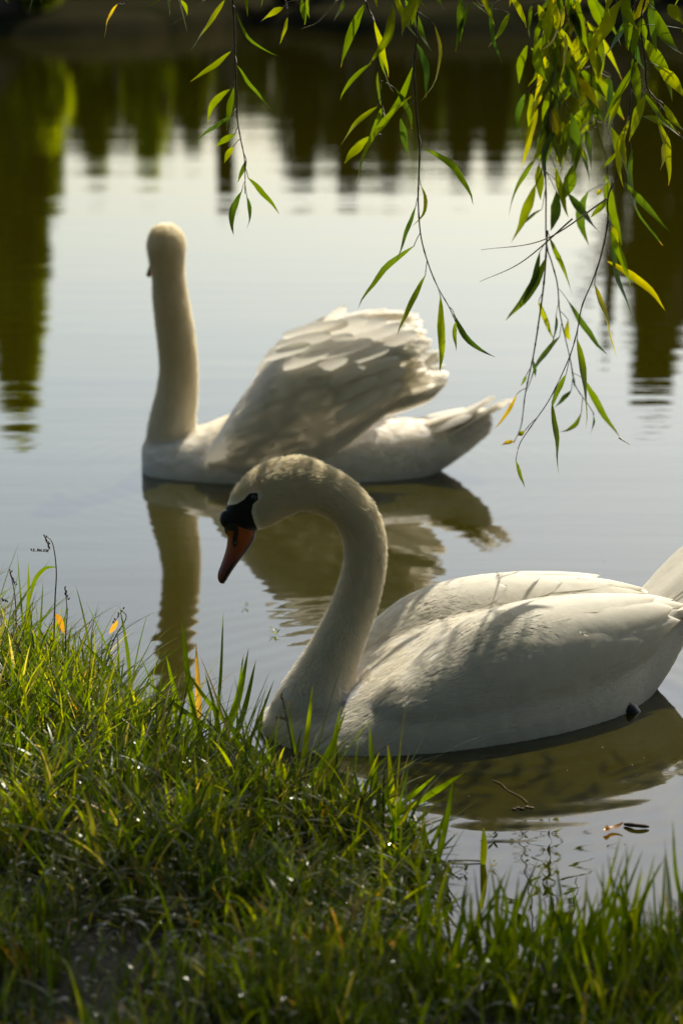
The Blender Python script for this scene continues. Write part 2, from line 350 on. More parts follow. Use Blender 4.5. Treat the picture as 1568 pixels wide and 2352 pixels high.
# ------------------------------------------------------------ feathers laid on a surface
def surf_frame(S, U, V, e=1e-3):
    P = S(U, V); du = S(U+e, V)-P; dv = S(U, V+e)-P; n = unit(np.cross(du, dv)); return P, n
TT = np.array([0, .15, .4, .62, .78, .88, .95, .985, 1.0]); WP = np.array([.45, .75, .98, 1.0, .93, .80, .58, .36, .12])
XX = np.array([-1, -.5, 0, .5, 1.0])
def feathers(mb, S, U, V, dU, dV, hw, lift, flip=1, tone=0.0, base_off=.001, split=True):
    n = len(U); k = len(TT); q = len(XX)
    jitter = rng.normal(size=n)*.12
    t = TT[None, :, None]; x = XX[None, None, :]
    uu = U[:, None, None]+dU[:, None, None]*t+0*x
    bend = np.asarray(jitter)[:, None, None]*hw[:, None, None]*t**2
    vv = V[:, None, None]+dV[:, None, None]*t+(hw[:, None, None]*WP[None, :, None])*x+bend
    uu = uu - dU[:, None, None]*.05*np.abs(x)*t
    P, N = surf_frame(S, uu, vv)
    off = flip*(base_off+lift[:, None, None]*(t**1.3)*(1-.45*x**2)-.0012*np.abs(x)*(t < .4))
    off = off + flip*lift[:, None, None]*.25*(rng.random((n, 1, 1))-.3)*x*t
    Vv = P+N*off[..., None]
    a = np.zeros((n, k, q, 4)); a[..., 0] = np.asarray(tone); a[..., 3] = 1
    fb = grid_faces(k, q); F = (fb[None]+np.arange(n)[:, None, None]*(k*q)).reshape(-1, 4)
    mb.add(Vv.reshape(-1, 3), F, a.reshape(-1, 4))

class TubeSurf:
    """closed elongated volume: rows (s, wc, hw, zc, hz) in a swan's frame; V runs round it (0 = up, positive towards -w)"""
    def __init__(s, rows, frame, side=1, nexp=1.8):
        s.D = catmull(rows, 160); s.f = frame; s.side = side; s.e = 2/nexp
    def __call__(s, U, V):
        U = np.asarray(U, float); V = np.asarray(V, float)
        x = np.clip(U, 0, 1)*159; i = np.clip(x.astype(int), 0, 158); f = (x-i)[..., None]; d = s.D[i]*(1-f)+s.D[i+1]*f
        ex = np.maximum(U-1, 0)[..., None]; d = d+(s.D[-1]-s.D[-12])*ex*(160/11)*np.array([1, 1, 0, 1, 0])
        th = V*math.pi*2; cz, sw = np.cos(th), np.sin(th)
        w_ = d[..., 1]-d[..., 2]*np.sign(sw)*np.abs(sw)**s.e; z_ = d[..., 3]+d[..., 4]*np.sign(cz)*np.abs(cz)**s.e
        return s.f(d[..., 0], w_*s.side, z_)
class PatchSurf:
    def __init__(s, G):
        G = np.asarray(G, float); R = np.stack([catmull(r, 61) for r in G]); s.G = np.stack([catmull(R[:, j], 41) for j in range(61)], 1)
    def __call__(s, U, V):
        U = np.asarray(U, float); V = np.asarray(V, float); U, V = np.broadcast_arrays(U, V)
        x = np.clip(U, 0, 1)*60; i = np.clip(x.astype(int), 0, 59); f = (x-i)[..., None]
        y = np.clip(V, 0, 1)*40; j = np.clip(y.astype(int), 0, 39); g = (y-j)[..., None]; G = s.G
        P = (G[j, i]*(1-f)+G[j, i+1]*f)*(1-g)+(G[j+1, i]*(1-f)+G[j+1, i+1]*f)*g
        jj = np.rint(y).astype(int)
        P = P+(G[jj, 60]-G[jj, 54])*10*np.maximum(U-1, 0)[..., None]
        ii = np.rint(x).astype(int)
        P = P+(G[40, ii]-G[36, ii])*10*np.maximum(V-1, 0)[..., None]+(G[0, ii]-G[4, ii])*10*np.maximum(-V, 0)[..., None]
        return P

def remesh_union(mb, vox, smooth=6):
    """join overlapping closed shapes into one continuous skin"""
    o = mb.build('tmp', M_BODY); md = o.modifiers.new('r', 'REMESH'); md.mode = 'VOXEL'; md.voxel_size = vox; md.use_smooth_shade = True
    s = o.modifiers.new('s', 'SMOOTH'); s.factor = .5; s.iterations = smooth
    dg = bpy.context.evaluated_depsgraph_get(); me = bpy.data.meshes.new_from_object(o.evaluated_get(dg)); me.materials.clear()
    bpy.data.objects.remove(o)
    V = np.empty(len(me.vertices)*3, np.float32); me.vertices.foreach_get('co', V); V = V.reshape(-1, 3).astype(float)
    F = np.array([tuple(p.vertices)+(() if len(p.vertices) == 4 else (-1,)) for p in me.polygons], int)
    Nn = np.empty(len(me.vertices)*3, np.float32); me.vertices.foreach_get('normal', Nn); Nn = Nn.reshape(-1, 3).astype(float)
    bpy.data.meshes.remove(me); return V, F, Nn
def strands(mb, V, F, Nn, flow, count, L, Wd, lift, A, mask=None, curl=.3):
    """short down strands / small contour feathers combed along the flow"""
    Q = F[F[:, 3] >= 0]; c = V[Q]; ar = np.linalg.norm(np.cross(c[:, 2]-c[:, 0], c[:, 3]-c[:, 1]), axis=1)
    cen = c.mean(1)
    if mask is not None: ar = ar*mask(cen)
    idx = rng.choice(len(Q), count, p=ar/ar.sum()); b = rng.random((count, 2)); c = c[idx]; u, v = b[:, :1], b[:, 1:]
    P = (c[:, 0]*(1-u)+c[:, 1]*u)*(1-v)+(c[:, 3]*(1-u)+c[:, 2]*u)*v; n = Nn[Q[idx, 0]]
    D = flow(P); D = unit(D-n*np.sum(D*n, 1, keepdims=True)); B = np.cross(D, n)
    D = unit(D+B*rng.normal(size=(count, 1))*curl)
    B = np.cross(D, n); L = L(P)*(rng.uniform(.7, 1.3, count)) if callable(L) else L*rng.uniform(.7, 1.3, count)
    L = L[:, None]; Wd = (Wd(P) if callable(Wd) else np.full(count, Wd))[:, None]; lf = (lift*rng.uniform(.2, 1.5, count))[:, None]
    r0, r1, r2, r3 = P-n*.0008, P+D*L*.4+n*(lf*.35*L+.0004), P+D*L*.8+n*(lf*.75*L+.0003), P+D*L+n*(lf*L)
    Vv = np.stack([r0-B*Wd*.5, r0+B*Wd*.5, r1-B*Wd, r1+B*Wd, r2-B*Wd*.7, r2+B*Wd*.7, r3-B*Wd*.12, r3+B*Wd*.12], 1)
    f = np.array([[0, 1, 3, 2], [2, 3, 5, 4], [4, 5, 7, 6]]); Fq = (f[None]+np.arange(count)[:, None, None]*8).reshape(-1, 4)
    a = A[Q[idx, 0]].copy(); a[:, 1] = np.where(a[:, 1] > .45, a[:, 1], 0); mb.add(Vv.reshape(-1, 3), Fq, np.repeat(a, 8, 0), 1)
def poly_sd(X, Y, P):
    P = np.asarray(P, float); d = np.full(X.shape, 1e9)
    for a, b in zip(P, np.roll(P, -1, 0)):
        ab = b-a; t = np.clip(((X-a[0])*ab[0]+(Y-a[1])*ab[1])/(ab@ab), 0, 1); d = np.minimum(d, np.hypot(X-a[0]-t*ab[0], Y-a[1]-t*ab[1]))
    return np.where(inside(X, Y, P), d, -d)

def rings(mb, rows, frame, nexp=2.3, n=40, m=70):
    D = catmull(rows, m); th = np.linspace(0, 2*np.pi, n, endpoint=False); e = 2/nexp
    cw = np.sign(np.cos(th))*np.abs(np.cos(th))**e; sz = np.sign(np.sin(th))*np.abs(np.sin(th))**e
    hw, zt, zb = np.maximum(D[:, 1], .002), D[:, 2], D[:, 3]; zc, hz = (zt+zb)/2, np.maximum((zt-zb)/2, .002)
    Wc = D[:, 4] if D.shape[1] > 4 else np.zeros(m)
    V = frame(np.repeat(D[:, :1], n, 1), Wc[:, None]+hw[:, None]*cw, zc[:, None]+hz[:, None]*sz).reshape(-1, 3)
    k = len(V); c0, c1 = V[:n].mean(0), V[-n:].mean(0); V = np.vstack([V, c0, c1]); j = np.arange(n); j2 = (j+1) % n; L = (m-1)*n
    F = np.vstack([grid_faces(m, n, True), np.stack([j2, j, np.full(n, k), np.full(n, -1)], 1), np.stack([L+j, L+j2, np.full(n, k+1), np.full(n, -1)], 1)])
    mb.V.append(V); mb.F.append(np.where(F < 0, -1, F+mb.n)); mb.n += len(V); mb.A.append(np.zeros((len(V), 4))); mb.mi.append(np.zeros(len(F), int))

def fan_feathers(mb, items, tone=0.0):
    """single long feathers: (base, tip, width, normal, curl)"""
    for b, tp, wd, n, curl in items:
        b, tp, n = map(lambda q: np.asarray(q, float), (b, tp, n)); D = tp-b; L = np.linalg.norm(D); D = D/L; B = unit(np.cross(D, n)); n = np.cross(B, D)
        t = TT[:, None]; x = XX[None]
        P = b+D*(t*L)[..., None]+B*(x*wd*WP[:, None])[..., None]+n*(curl*L*(t-t**2)*4*.25-.12*wd*x**2)[..., None]
        a = np.zeros((len(TT)*len(XX), 4)); a[:, 0] = tone; a[:, 3] = 1
        mb.add(P.reshape(-1, 3), grid_faces(len(TT), len(XX)), a)

# ------------------------------------------------------------ front swan
A_ = np.array([.888, .46, 0]); B_ = np.array([-.46, .888, 0]); O_ = np.array([-.12, 4.0, 0])
def fr(s, w_, z): s, w_, z = np.broadcast_arrays(np.asarray(s, float), w_, z); return O_+s[..., None]*A_+w_[..., None]*B_+z[..., None]*np.array([0, 0, 1.])
root = empty('swan', O_+A_*.38)
tag(root, 'white swan nearest the bank, neck arched over and orange bill pointing down at the water', 'swan', 'mute swans on the pond')
PN = unit(np.array([.30, -1.0, 0.]))        # normal of the plane in which the neck bends
P0 = np.array([-.055, 4.04, 0])
def np_(px, py):                            # photo point -> point in the neck plane
    d = ray(px, py); o = np.array([0, 0, H]); t = ((P0-o)@PN)/(d@PN); return o+d*t
NK = [(716, 1700, 103, .090), (718, 1645, 99, .080), (732, 1588, 82, .062), (753, 1531, 65, .046), (788, 1453, 55, .039), (817, 1380, 51, .036), (836, 1303, 48, .034), (837, 1245, 47.5, .033), (820, 1192, 49, .033),
      (786, 1151, 51, .033), (735, 1123, 55, .034), (685, 1112, 64, .036), (634, 1124, 67, .038), (596, 1150, 63, .037), (568, 1180, 54, .032), (556, 1204, 43, .026), (553, 1214, 34, .020)]
C = catmull([np_(a, b) for a, b, _, _ in NK], 130); R1 = catmull([[r/1325.] for _, _, r, _ in NK], 130)[:, 0]; R2 = catmull([[q] for *_, q in NK], 130)[:, 0]
mb = MB(); tube(mb, C, R1, 40, None, 0, R2, PN)
rings(mb, [(-.002, .04, .02, -.04), (.010, .085, .035, -.07), (.04, .128, .045, -.11), (.09, .160, .062, -.13), (.16, .188, .092, -.15), (.24, .205, .125, -.17), (.34, .212, .158, -.18), (.46, .206, .170, -.18), (.6, .172, .160, -.13), (.7, .12, .145, -.06), (.78, .08, .145, .005), (.84, .045, .155, .065), (.88, .02, .16, .10)], fr)
WROWS = [(.13, -.09, .03, .045, .02), (.17, -.098, .062, .048, .048), (.22, -.100, .080, .054, .068), (.28, -.102, .092, .064, .092), (.34, -.102, .099, .076, .113), (.42, -.100, .101, .086, .122), (.52, -.093, .096, .096, .115), (.62, -.083, .082, .110, .090), (.70, -.070, .060, .121, .064), (.75, -.056, .042, .127, .042), (.80, -.045, .022, .127, .020), (.825, -.042, .006, .126, .006)]
for sd_ in (1, -1):
    S = TubeSurf(WROWS, fr, sd_, 2.0); U, Vv = np.meshgrid(np.linspace(0, .93, 70), np.linspace(0, 1, 48, endpoint=False), indexing='ij'); P = S(U, Vv).reshape(-1, 3); f_ = grid_faces(70, 48, True)
    if sd_ == 1: f_ = f_[:, ::-1]
    j = np.arange(48); j2 = (j+1) % 48; L = 69*48; c_ = np.stack([j2, j, np.full(48, len(P)), np.full(48, -1)], 1); d_ = np.stack([L+j, L+j2, np.full(48, len(P)+1), np.full(48, -1)], 1)
    if sd_ == 1: c_[:, [0, 1]] = c_[:, [1, 0]]; d_[:, [0, 1]] = d_[:, [1, 0]]
    P = np.vstack([P, P[:48].mean(0), P[-48:].mean(0)]); F_ = np.vstack([f_, c_, d_]); mb.V.append(P); mb.F.append(np.where(F_ < 0, -1, F_+mb.n)); mb.n += len(P); mb.A.append(np.zeros((len(P), 4))); mb.mi.append(np.zeros(len(F_), int))
V, F, Nn = remesh_union(mb, .0045, 16)
# stain and face-skin attributes
Vp = V-((V-P0)@PN)[:, None]*PN; px, py = proj(Vp)
MASK = [(581, 1122), (581, 1138), (570, 1149), (567, 1167), (574, 1191), (583, 1207), (592, 1224), (575, 1262), (500, 1260), (470, 1190), (508, 1181), (514, 1169), (524, 1158), (538, 1151), (552, 1140), (563, 1126)]
dn = np.min(np.linalg.norm(V[:, None, :]-C[None, ::6], axis=2), axis=1)
near_neck = (dn < .12) & (V[:, 2] > .05)
sd = np.where((py < 1290) & (px < 620) & near_neck, poly_sd(px, py, MASK), -99)
A = np.zeros((len(V), 4)); A[:, 1] = np.clip(.5+sd/60., 0, 1)
zb = V[:, 2]; A[:, 0] = np.where(near_neck, np.clip((zb-.05)/.24, 0, 1)*.36, 0)
mb = MB(); mb.add(V, F, A)
Tn = unit(np.gradient(C, axis=0))
def flow_front(P):
    dd = np.linalg.norm(P[:, None, :]-C[None, ::4], axis=2); k = dd.argmin(1); r = R1[::4][k]
    wgt = np.clip(1.6-dd.min(1)/np.maximum(r, .02), 0, 1)*(P[:, 2] > .06); return -Tn[::4][k]*wgt[:, None]+(A_+np.array([0, 0, .05]))*(1-wgt[:, None])+1e-6
is_neck = lambda c: ((np.min(np.linalg.norm(c[:, None, :]-C[None, ::6], axis=2), axis=1) < .075) & (c[:, 2] > .09)).astype(float)
strands(mb, V, F, Nn, flow_front, 34000, .011, .00045, .30, A, lambda c: is_neck(c)*(poly_sd(*proj(c-((c-P0)@PN)[:, None]*PN), MASK) < -5)+1e-6)
strands(mb, V, F, Nn, flow_front, 42000, lambda P: np.full(len(P), .024), .0009, .04, A, lambda c: (1-is_neck(c))*(c[:, 2] > -.01)+1e-6, .12)
mb.build('body', [M_BODY, M_FEA], root)
# bill
BK = [(553, 1196, 40, .023), (553, 1214, 38, .022), (553, 1233, 32, .020), (545, 1256, 25, .0175), (533, 1280, 18.5, .0145), (521, 1303, 14.5, .013), (513, 1320, 12.5, .012), (511, 1332, 9.5, .009), (513, 1339, 4, .004)]
D = catmull([[a, b, c, d] for a, b, c, d in BK], 90); Cb = np.array([np_(a, b) for a, b in D[:, :2]])
mb = MB(); Vb = tube(mb, Cb, D[:, 2]/1325., 48, None, 0, D[:, 3], PN)
Vq = Vb-((Vb-P0)@PN)[:, None]*PN; bx, by = proj(Vq)
def crop(L): return [(470.4+.1333*a, 1066.2+.1333*b) for a, b in L]
ORG = crop([(425, 885), (560, 930), (700, 975), (810, 1055), (800, 1160), (730, 1300), (590, 1530), (430, 1700), (330, 1850), (280, 1990), (180, 2080), (100, 1900), (200, 1700), (330, 1300), (380, 1120), (450, 1110), (490, 1030)])
NOS = crop([(440, 1000), (500, 960), (525, 1080), (525, 1250), (510, 1360), (460, 1420), (440, 1330), (450, 1150)])
sdo = poly_sd(bx, by, ORG); sdn = poly_sd(bx, by, NOS)
k1 = np.clip(sdo/2+.5, 0, 1)*(1-np.clip(sdn/2+.5, 0, 1)); tipf = np.clip((by-1235)/70, 0, 1)[:, None]
orange = np.array([.42, .085, .012])*(1-tipf)+np.array([.16, .035, .030])*tipf
low = np.clip((np.array(poly_sd(bx, by, crop([(850, 1330), (910, 1180), (960, 1400), (700, 1700), (450, 2000), (340, 2000), (420, 1830), (600, 1600)])))/2+.5), 0, 1)[:, None]
colb = orange*k1[:, None]+np.array([.006, .006, .007])*(1-k1[:, None]); colb = colb*(1-low)+np.array([.10, .06, .045])*low
mb.A = [np.hstack([colb, np.ones((len(colb), 1))])]
bill = mb.build('bill', M_BILL, root)
mb = MB(); kn = np_(520, 1192); ball(mb, kn, (.0115, .012, .016), 14); mb.build('bill_knob', M_BLACK, root)
mb = MB(); e = np_(572, 1134)
for sgn in (1, -1):
    mb = MB(); ball(mb, e+PN*sgn*.0325, .0052, 10); mb.build('eye', M_EYE, root)
mb = MB(); nn = np_(534.5, 1244)
for sgn in (1,): ball(mb, nn+PN*.0185, (.002, .002, .0045), 8)
mb.build('nostril', M_EYE, root)
# wings
def wing_front(side):
    S = TubeSurf(WROWS, fr, side, 2.0); mb = MB()
    us, vs, du, dv, hw, lf = [], [], [], [], [], []
    def row(u, v0, v1, n, L, w_, lift, dvv=0.0, ju=.012):
        for k in range(n):
            us.append(u+RND.gauss(0, ju)); vs.append(v0+(v1-v0)*(k+.5+RND.gauss(0, .12))/n); du.append(L*RND.uniform(.88, 1.12)); dv.append(dvv+RND.gauss(0, .006)); hw.append(w_*RND.uniform(.85, 1.1)); lf.append(lift*RND.uniform(.7, 1.3))
    # lesser coverts, coverts, tertials, secondaries, primary tips
    for u in (.90, .80, .71): row(u, -.11, .19, 5, .21, .054, .0035, 0, .02)
    for (u_, v_, l_, h_, lf_) in ((.47, .03, .30, .055, .016), (.50, .115, .32, .060, .022), (.55, .17, .30, .056, .020), (.60, -.03, .30, .05, .014), (.62, .06, .30, .060, .021), (.66, .135, .28, .058, .020), (.74, .0, .22, .055, .014), (.77, .08, .20, .055, .016), (.42, .18, .26, .046, .006)):
        us.append(u_); vs.append(v_); du.append(l_); dv.append(.035); hw.append(h_); lf.append(lf_)
    row(.60, -.10, .22, 5, .28, .062, .0040, .03, .03)
    row(.50, -.11, .22, 5, .30, .062, .0060, .03, .035)
    row(.40, -.11, .24, 6, .27, .056, .0022, .01, .035)
    row(.30, -.11, .24, 7, .24, .050, .0010, .01, .03)
    f = lambda q: np.array(q, float)
    feathers(mb, S, f(us), f(vs), f(du), f(dv), f(hw), f(lf), -1 if side == 1 else 1)
    items = []
    for k in range(7):
        s0 = .60+.012*k; w0 = -.085+.012*k; z0 = .165-.004*k
        b = fr(s0, side*w0, z0-.03); tp = fr(.885-.015*k, side*(-.055+.013*k), .155-.008*k); items.append((b, tp, .021, (0, 0, 1), .12))
    fan_feathers(mb, items)
    return mb.build('wing', M_FEA, root)
FROWS = [(.05, 0, .128, -.02, .08), (.12, 0, .175, -.02, .10), (.2, 0, .203, -.01, .13), (.32, 0, .214, 0, .165), (.46, 0, .209, .003, .17), (.6, 0, .169, .018, .14), (.7, 0, .128, .042, .10), (.78, 0, .085, .075, .07), (.84, 0, .05, .11, .045)]
def flank(rows, frame, us_, n, L, w_, nm='flank_feathers'):
    for side in (1, -1):
        S = TubeSurf(rows, frame, side, 2.3); mb = MB(); q = [(u+RND.gauss(0, .01), .10+.18*(k+RND.random())/n) for u in us_ for k in range(n)]; q = np.array(q); m_ = len(q)
        feathers(mb, S, q[:, 0], q[:, 1], np.full(m_, L)*rng.uniform(.8, 1.2, m_), rng.normal(0, .006, m_), np.full(m_, w_), np.full(m_, .0010)*rng.uniform(.4, 1.6, m_), -1 if side == 1 else 1, base_off=.0004)
        mb.build(nm, M_FEA, root)
wing_front(1); wing_front(-1)
mb = MB(); items = []
for k in range(15):
    q = (k/14-.5)*2; b = fr(.74, q*.035, .12-.02*abs(q)); tp = fr(1.03-.09*abs(q), q*.085, .285-.055*abs(q)+RND.uniform(-.006, .006)); items.append((b, tp, .022, fr(0, 0, 1)-O_-A_*.45, .10))
for k in range(9):
    q = (k/8-.5)*2; b = fr(.70, q*.05, .07); tp = fr(.93, q*.05, .165-.03*abs(q)); items.append((b, tp, .022, -(np.array([0, 0, 1])-A_*.5), .10))
fan_feathers(mb, items); mb.build('tail', M_FEA, root)
mb = MB(); lp = gp(1425, 1632, .0)
tube(mb, catmull([lp+[-.06, .05, .05], lp+[-.02, .01, .012], lp+[.012, -.004, .004], lp+[.03, .0, -.03]], 14), catmull([[.018], [.017], [.016], [.02]], 14)[:, 0], 12)
mb.build('leg', M_BLACK, root)

# ------------------------------------------------------------ rear swan (busking, looking away)
YC = 6.30
def xr(px, py=1090): return at(px, py, YC)[0]
X0 = xr(328)
def fr2(s, w_, z): s, w_, z = np.broadcast_arrays(np.asarray(s, float), w_, z); return np.stack([X0+s, YC+w_, z], -1)
root = empty('swan', (X0+.4, YC, 0))
tag(root, 'white swan farther out with wings raised and its long neck held straight up, looking away', 'swan', 'mute swans on the pond')
def n2(px, py, dy=0): return at(px, py, YC+dy)
NK2 = [(398, 1105, 66, .075), (394, 1060, 64, .072), (393, 1015, 58, .062), (397, 960, 52, .055), (407, 900, 46.5, .050), (410, 840, 45, .047), (402, 760, 44, .045), (392, 690, 41.5, .044), (387, 632, 38.5, .041), (383, 592, 42.5, .048), (382, 560, 45, .053), (382, 532, 37, .042), (383, 517, 20, .024), (383, 512.5, 6, .008)]
C2 = catmull([n2(a, b) for a, b, _, _ in NK2], 120); R1b = catmull([[r/861.*(.95 if y_ < 900 else 1)] for _, y_, r, _ in NK2], 120)[:, 0]; R2b = catmull([[q] for *_, q in NK2], 120)[:, 0]
mb = MB(); tube(mb, C2, R1b, 40, None, 0, R2b, (0, -1, 0))
hc = n2(382, 566)
tube(mb, catmull([hc+[0, -.01, 0], hc+[-.008, .045, -.002], hc+[-.016, .085, -.022], hc+[-.022, .11, -.04]], 30), catmull([[.040], [.042], [.032], [.016]], 30)[:, 0], 24)
rings(mb, [(0.0, .03, .07, -.03), (.015, .07, .085, -.07), (.06, .115, .095, -.11), (.14, .15, .11, -.14), (.25, .175, .15, -.16), (.4, .185, .16, -.16), (.55, .165, .148, -.13), (.68, .13, .140, -.07), (.78, .095, .138, -.005), (.86, .06, .148, .05), (.92, .03, .165, .10)], fr2)
V, F, Nn = remesh_union(mb, .006, 8)
dn = np.min(np.linalg.norm(V[:, None, :]-C2[None, ::6], axis=2), axis=1)
A = np.zeros((len(V), 4)); A[:, 0] = np.where((dn < .16), np.clip((V[:, 2]-.04)/.26, 0, 1)*.5, 0)
mb = MB(); mb.add(V, F, A); Tn2 = unit(np.gradient(C2, axis=0))
def flow_rear(P):
    dd = np.linalg.norm(P[:, None, :]-C2[None, ::4], axis=2); k = dd.argmin(1); wgt = (np.clip(1.5-dd.min(1)/.06, 0, 1)*(P[:, 2] > .07))[:, None]
    return -Tn2[::4][k]*wgt+np.array([1, 0, .05])*(1-wgt)+1e-6
neck2 = lambda c: ((np.min(np.linalg.norm(c[:, None, :]-C2[None, ::6], axis=2), axis=1) < .08) & (c[:, 2] > .09)).astype(float)
strands(mb, V, F, Nn, flow_rear, 20000, .013, .0006, .32, A, lambda c: neck2(c)+1e-6)
strands(mb, V, F, Nn, flow_rear, 7000, .018, .0015, .04, A, lambda c: (1-neck2(c))*(c[:, 2] > -.01)+1e-6, .12)
mb.build('body', [M_BODY, M_FEA], root)
mb = MB(); b0 = hc+np.array([-.024, .09, -.035]); P = catmull([b0, b0+[-.016, .025, -.022], b0+[-.034, .045, -.058]], 20)
tube(mb, P, catmull([[.017], [.012], [.007]], 20)[:, 0], 16); mb.A = [np.tile([.12, .03, .02, 1.], (len(mb.V[0]), 1))]; mb.build('bill', M_BILL, root)
GR = [[(480, 1085), (600, 1098), (730, 1065), (840, 985), (930, 915), (1000, 880)],
      [(478, 1040), (590, 995), (710, 955), (820, 920), (915, 880), (975, 850)],
      [(520, 965), (610, 900), (710, 855), (810, 825), (895, 808), (950, 805)],
      [(575, 880), (640, 815), (715, 785), (795, 762), (865, 755), (925, 760)],
      [(590, 862), (650, 800), (720, 770), (800, 748), (868, 742), (925, 748)]]
YD = [[-.15, -.175, -.165, -.14, -.13, -.12], [-.165, -.205, -.21, -.19, -.17, -.16], [-.14, -.19, -.20, -.185, -.17, -.165], [-.10, -.13, -.14, -.13, -.12, -.11], [-.06, -.07, -.07, -.06, -.055, -.05]]
def wing_rear(far):
    G = np.array([[at(p[0], p[1], YC+dy) for p, dy in zip(r, d)] for r, d in zip(GR, YD)])
    if far: G[..., 1] = 2*YC-G[..., 1]; G[..., 0] += .025; G[..., 2] += .006
    S = PatchSurf(G); mb = MB(); fl = -1 if far else 1
    s0 = S(np.array([.5]), np.array([.5])); _, nrm = surf_frame(S, np.array([.5]), np.array([.5]))
    out = 1 if (nrm[0, 1] < 0) != far else -1
    U, Vv = np.meshgrid(np.linspace(0, .86, 50), np.linspace(0, 1, 36), indexing='ij'); P, Nn_ = surf_frame(S, U, Vv)
    outer = P; thick = .018*np.sin(np.pi*np.clip(U, .02, .98))**.5*np.sin(np.pi*np.clip(Vv*.9+.08, .02, .98))**.5+.001; inner = P-Nn_*out*thick[..., None]
    mb.add(outer.reshape(-1, 3), grid_faces(50, 36), np.zeros(4), 1)
    us, vs, du, dv, hw, lf = [], [], [], [], [], []
    def row(u, v0, v1, n, L, w_, lift, dvv=0.0, ju=.012):
        for k in range(n):
            us.append(u+RND.gauss(0, ju)); vs.append(v0+(v1-v0)*(k+.5+RND.gauss(0, .12))/n); du.append(L*RND.uniform(.88, 1.12)); dv.append(dvv+RND.gauss(0, .01)); hw.append(w_*RND.uniform(.85, 1.15)); lf.append(lift*RND.uniform(.6, 1.5))
    row(.84, .08, .97, 11, .21, .041, .006, .0, .022)
    row(.79, -.02, .96, 12, .24, .044, .004, .0, .015)
    row(.76, .30, .97, 8, .24, .043, .010, .015, .02)
    row(.70, .0, .98, 14, .26, .052, .006, .0)
    row(.58, .0, .98, 15, .24, .048, .005, .0)
    row(.48, .0, .98, 16, .22, .044, .004)
    for u in (.40, .29, .18, .07): row(u, .0, .99, 15, .20, .046, .0022, 0, .02)
    if 0: row(.33, .80, .98, 5, .22, .05, .02, .07, .05); row(.15, .85, .98, 3, .18, .045, .012, .05, .05)
    f = lambda q: np.array(q, float)
    feathers(mb, S, f(us), f(vs), f(du), f(dv), f(hw), f(lf), out, base_off=.004)
    if not far:          # loose upright feathers of the crest of the wing
        it = []
        for k in range(30):
            q = k/29; bx0 = 590+150*q; by0 = 868-118*q; L = RND.uniform(50, 90)*.75*(.7+.6*q); an = math.radians(52-22*q+RND.uniform(-9, 9)); it.append((at(bx0, by0, YC-.02+RND.uniform(-.05, .05)), at(bx0+math.cos(an)*L, by0-math.sin(an)*L, YC-.01+RND.uniform(-.05, .05)), RND.uniform(.009, .014), (0, -1, .3), .15))
        for k in range(16):
            q = k/15; it.append((at(770+110*q, 775-10*q+RND.uniform(-6, 10), YC-.07), at(835+118*q+RND.uniform(-8, 8), 742+10*q+RND.uniform(-8, 8), YC-.05), .011, (0, -.5, 1), .2))
        for n_, (tx, ty) in enumerate([(800, 742), (845, 733), (888, 736), (930, 746), (958, 764), (981, 788), (986, 812), (979, 838), (962, 862)]):
            it.append((at(tx-150, ty+30+6*n_, YC-.165), at(tx, ty, YC-.175+.004*n_), .0165, (0, -1, .5), .16))
        for n_, (tx, ty) in enumerate([(760, 768), (812, 772), (856, 782), (893, 798), (918, 822), (928, 850), (922, 880), (900, 905)]):
            it.append((at(tx-125, ty+28+5*n_, YC-.20), at(tx, ty, YC-.212+.004*n_), .0155, (0, -1, .5), .14))
        for n_, (tx, ty) in enumerate([(712, 790), (755, 806), (798, 822), (838, 842), (866, 868), (876, 898)]):
            it.append((at(tx-105, ty+34+5*n_, YC-.205), at(tx, ty, YC-.218), .0150, (0, -1, .5), .12))
        for n_, (bx0, by0, tx, ty) in enumerate([(600, 860, 632, 800), (612, 845, 655, 778), (625, 835, 690, 757), (640, 825, 722, 741), (655, 812, 752, 727), (668, 805, 776, 721), (680, 800, 790, 735), (665, 820, 765, 748), (640, 840, 730, 765), (620, 860, 700, 785)]):
            it.append((at(bx0, by0, YC-.07), at(tx, ty, YC-.04+.01*(n_ % 3)), .0135, (0, -1, .6), .18))
        fan_feathers(mb, it)
    # long primaries sweeping back and down behind
    items = []; sy = 1 if far else -1
    for k in range(8):
        q = k/7; b = at(850-20*q, 930+30*q, YC+sy*(.15-.02*q)); tp = at(1028-28*q, 872+30*q, YC+sy*(.10+.01*q)); 
        if far: tp = tp+np.array([0, 0, .02])
        items.append((b, tp, .022, (0, sy, .4), .12))
    fan_feathers(mb, items)
    return mb.build('wing', [M_FEA, M_SHELL], root)
wing_rear(False); wing_rear(True)
mb = MB(); items = []
for k in range(17):
    q = (k/16-.5)*2; b = fr2(.76, q*.05, .118-.03*abs(q)); tp = at(1183-50*abs(q)**1.3, 908+RND.uniform(-3, 8)+18*abs(q), YC+q*.085); items.append((b, tp, .024, (-.5, 0, 1), -.16))
for k in range(9):
    q = (k/8-.5)*2; b = fr2(.70, q*.06, .06); tp = at(1110, 990, YC+q*.05); items.append((b, tp, .026, (.6, 0, -1), .14))
for k in range(14):
    q = RND.uniform(-1, 1); b = fr2(RND.uniform(.72, .80), q*.06, .128); tp = b+np.array([.13, q*.01, .028+.02*RND.random()]); items.append((b, tp, .02, (-.1, 0, 1), .08))
for k in range(9):
    q = (k/8-.5)*2; items.append((fr2(.78, q*.045, .125), at(1136-22*abs(q), 908+14*abs(q)+RND.uniform(-3, 3), YC-.05+q*.03), .017, (-.5, -.3, 1), -.12))
    items.append((fr2(.72, q*.05, .10), at(1090+8*q, 945+10*abs(q), YC-.06+q*.03), .020, (-.3, -.5, 1), .10))
fan_feathers(mb, items); mb.build('tail', M_FEA, root)

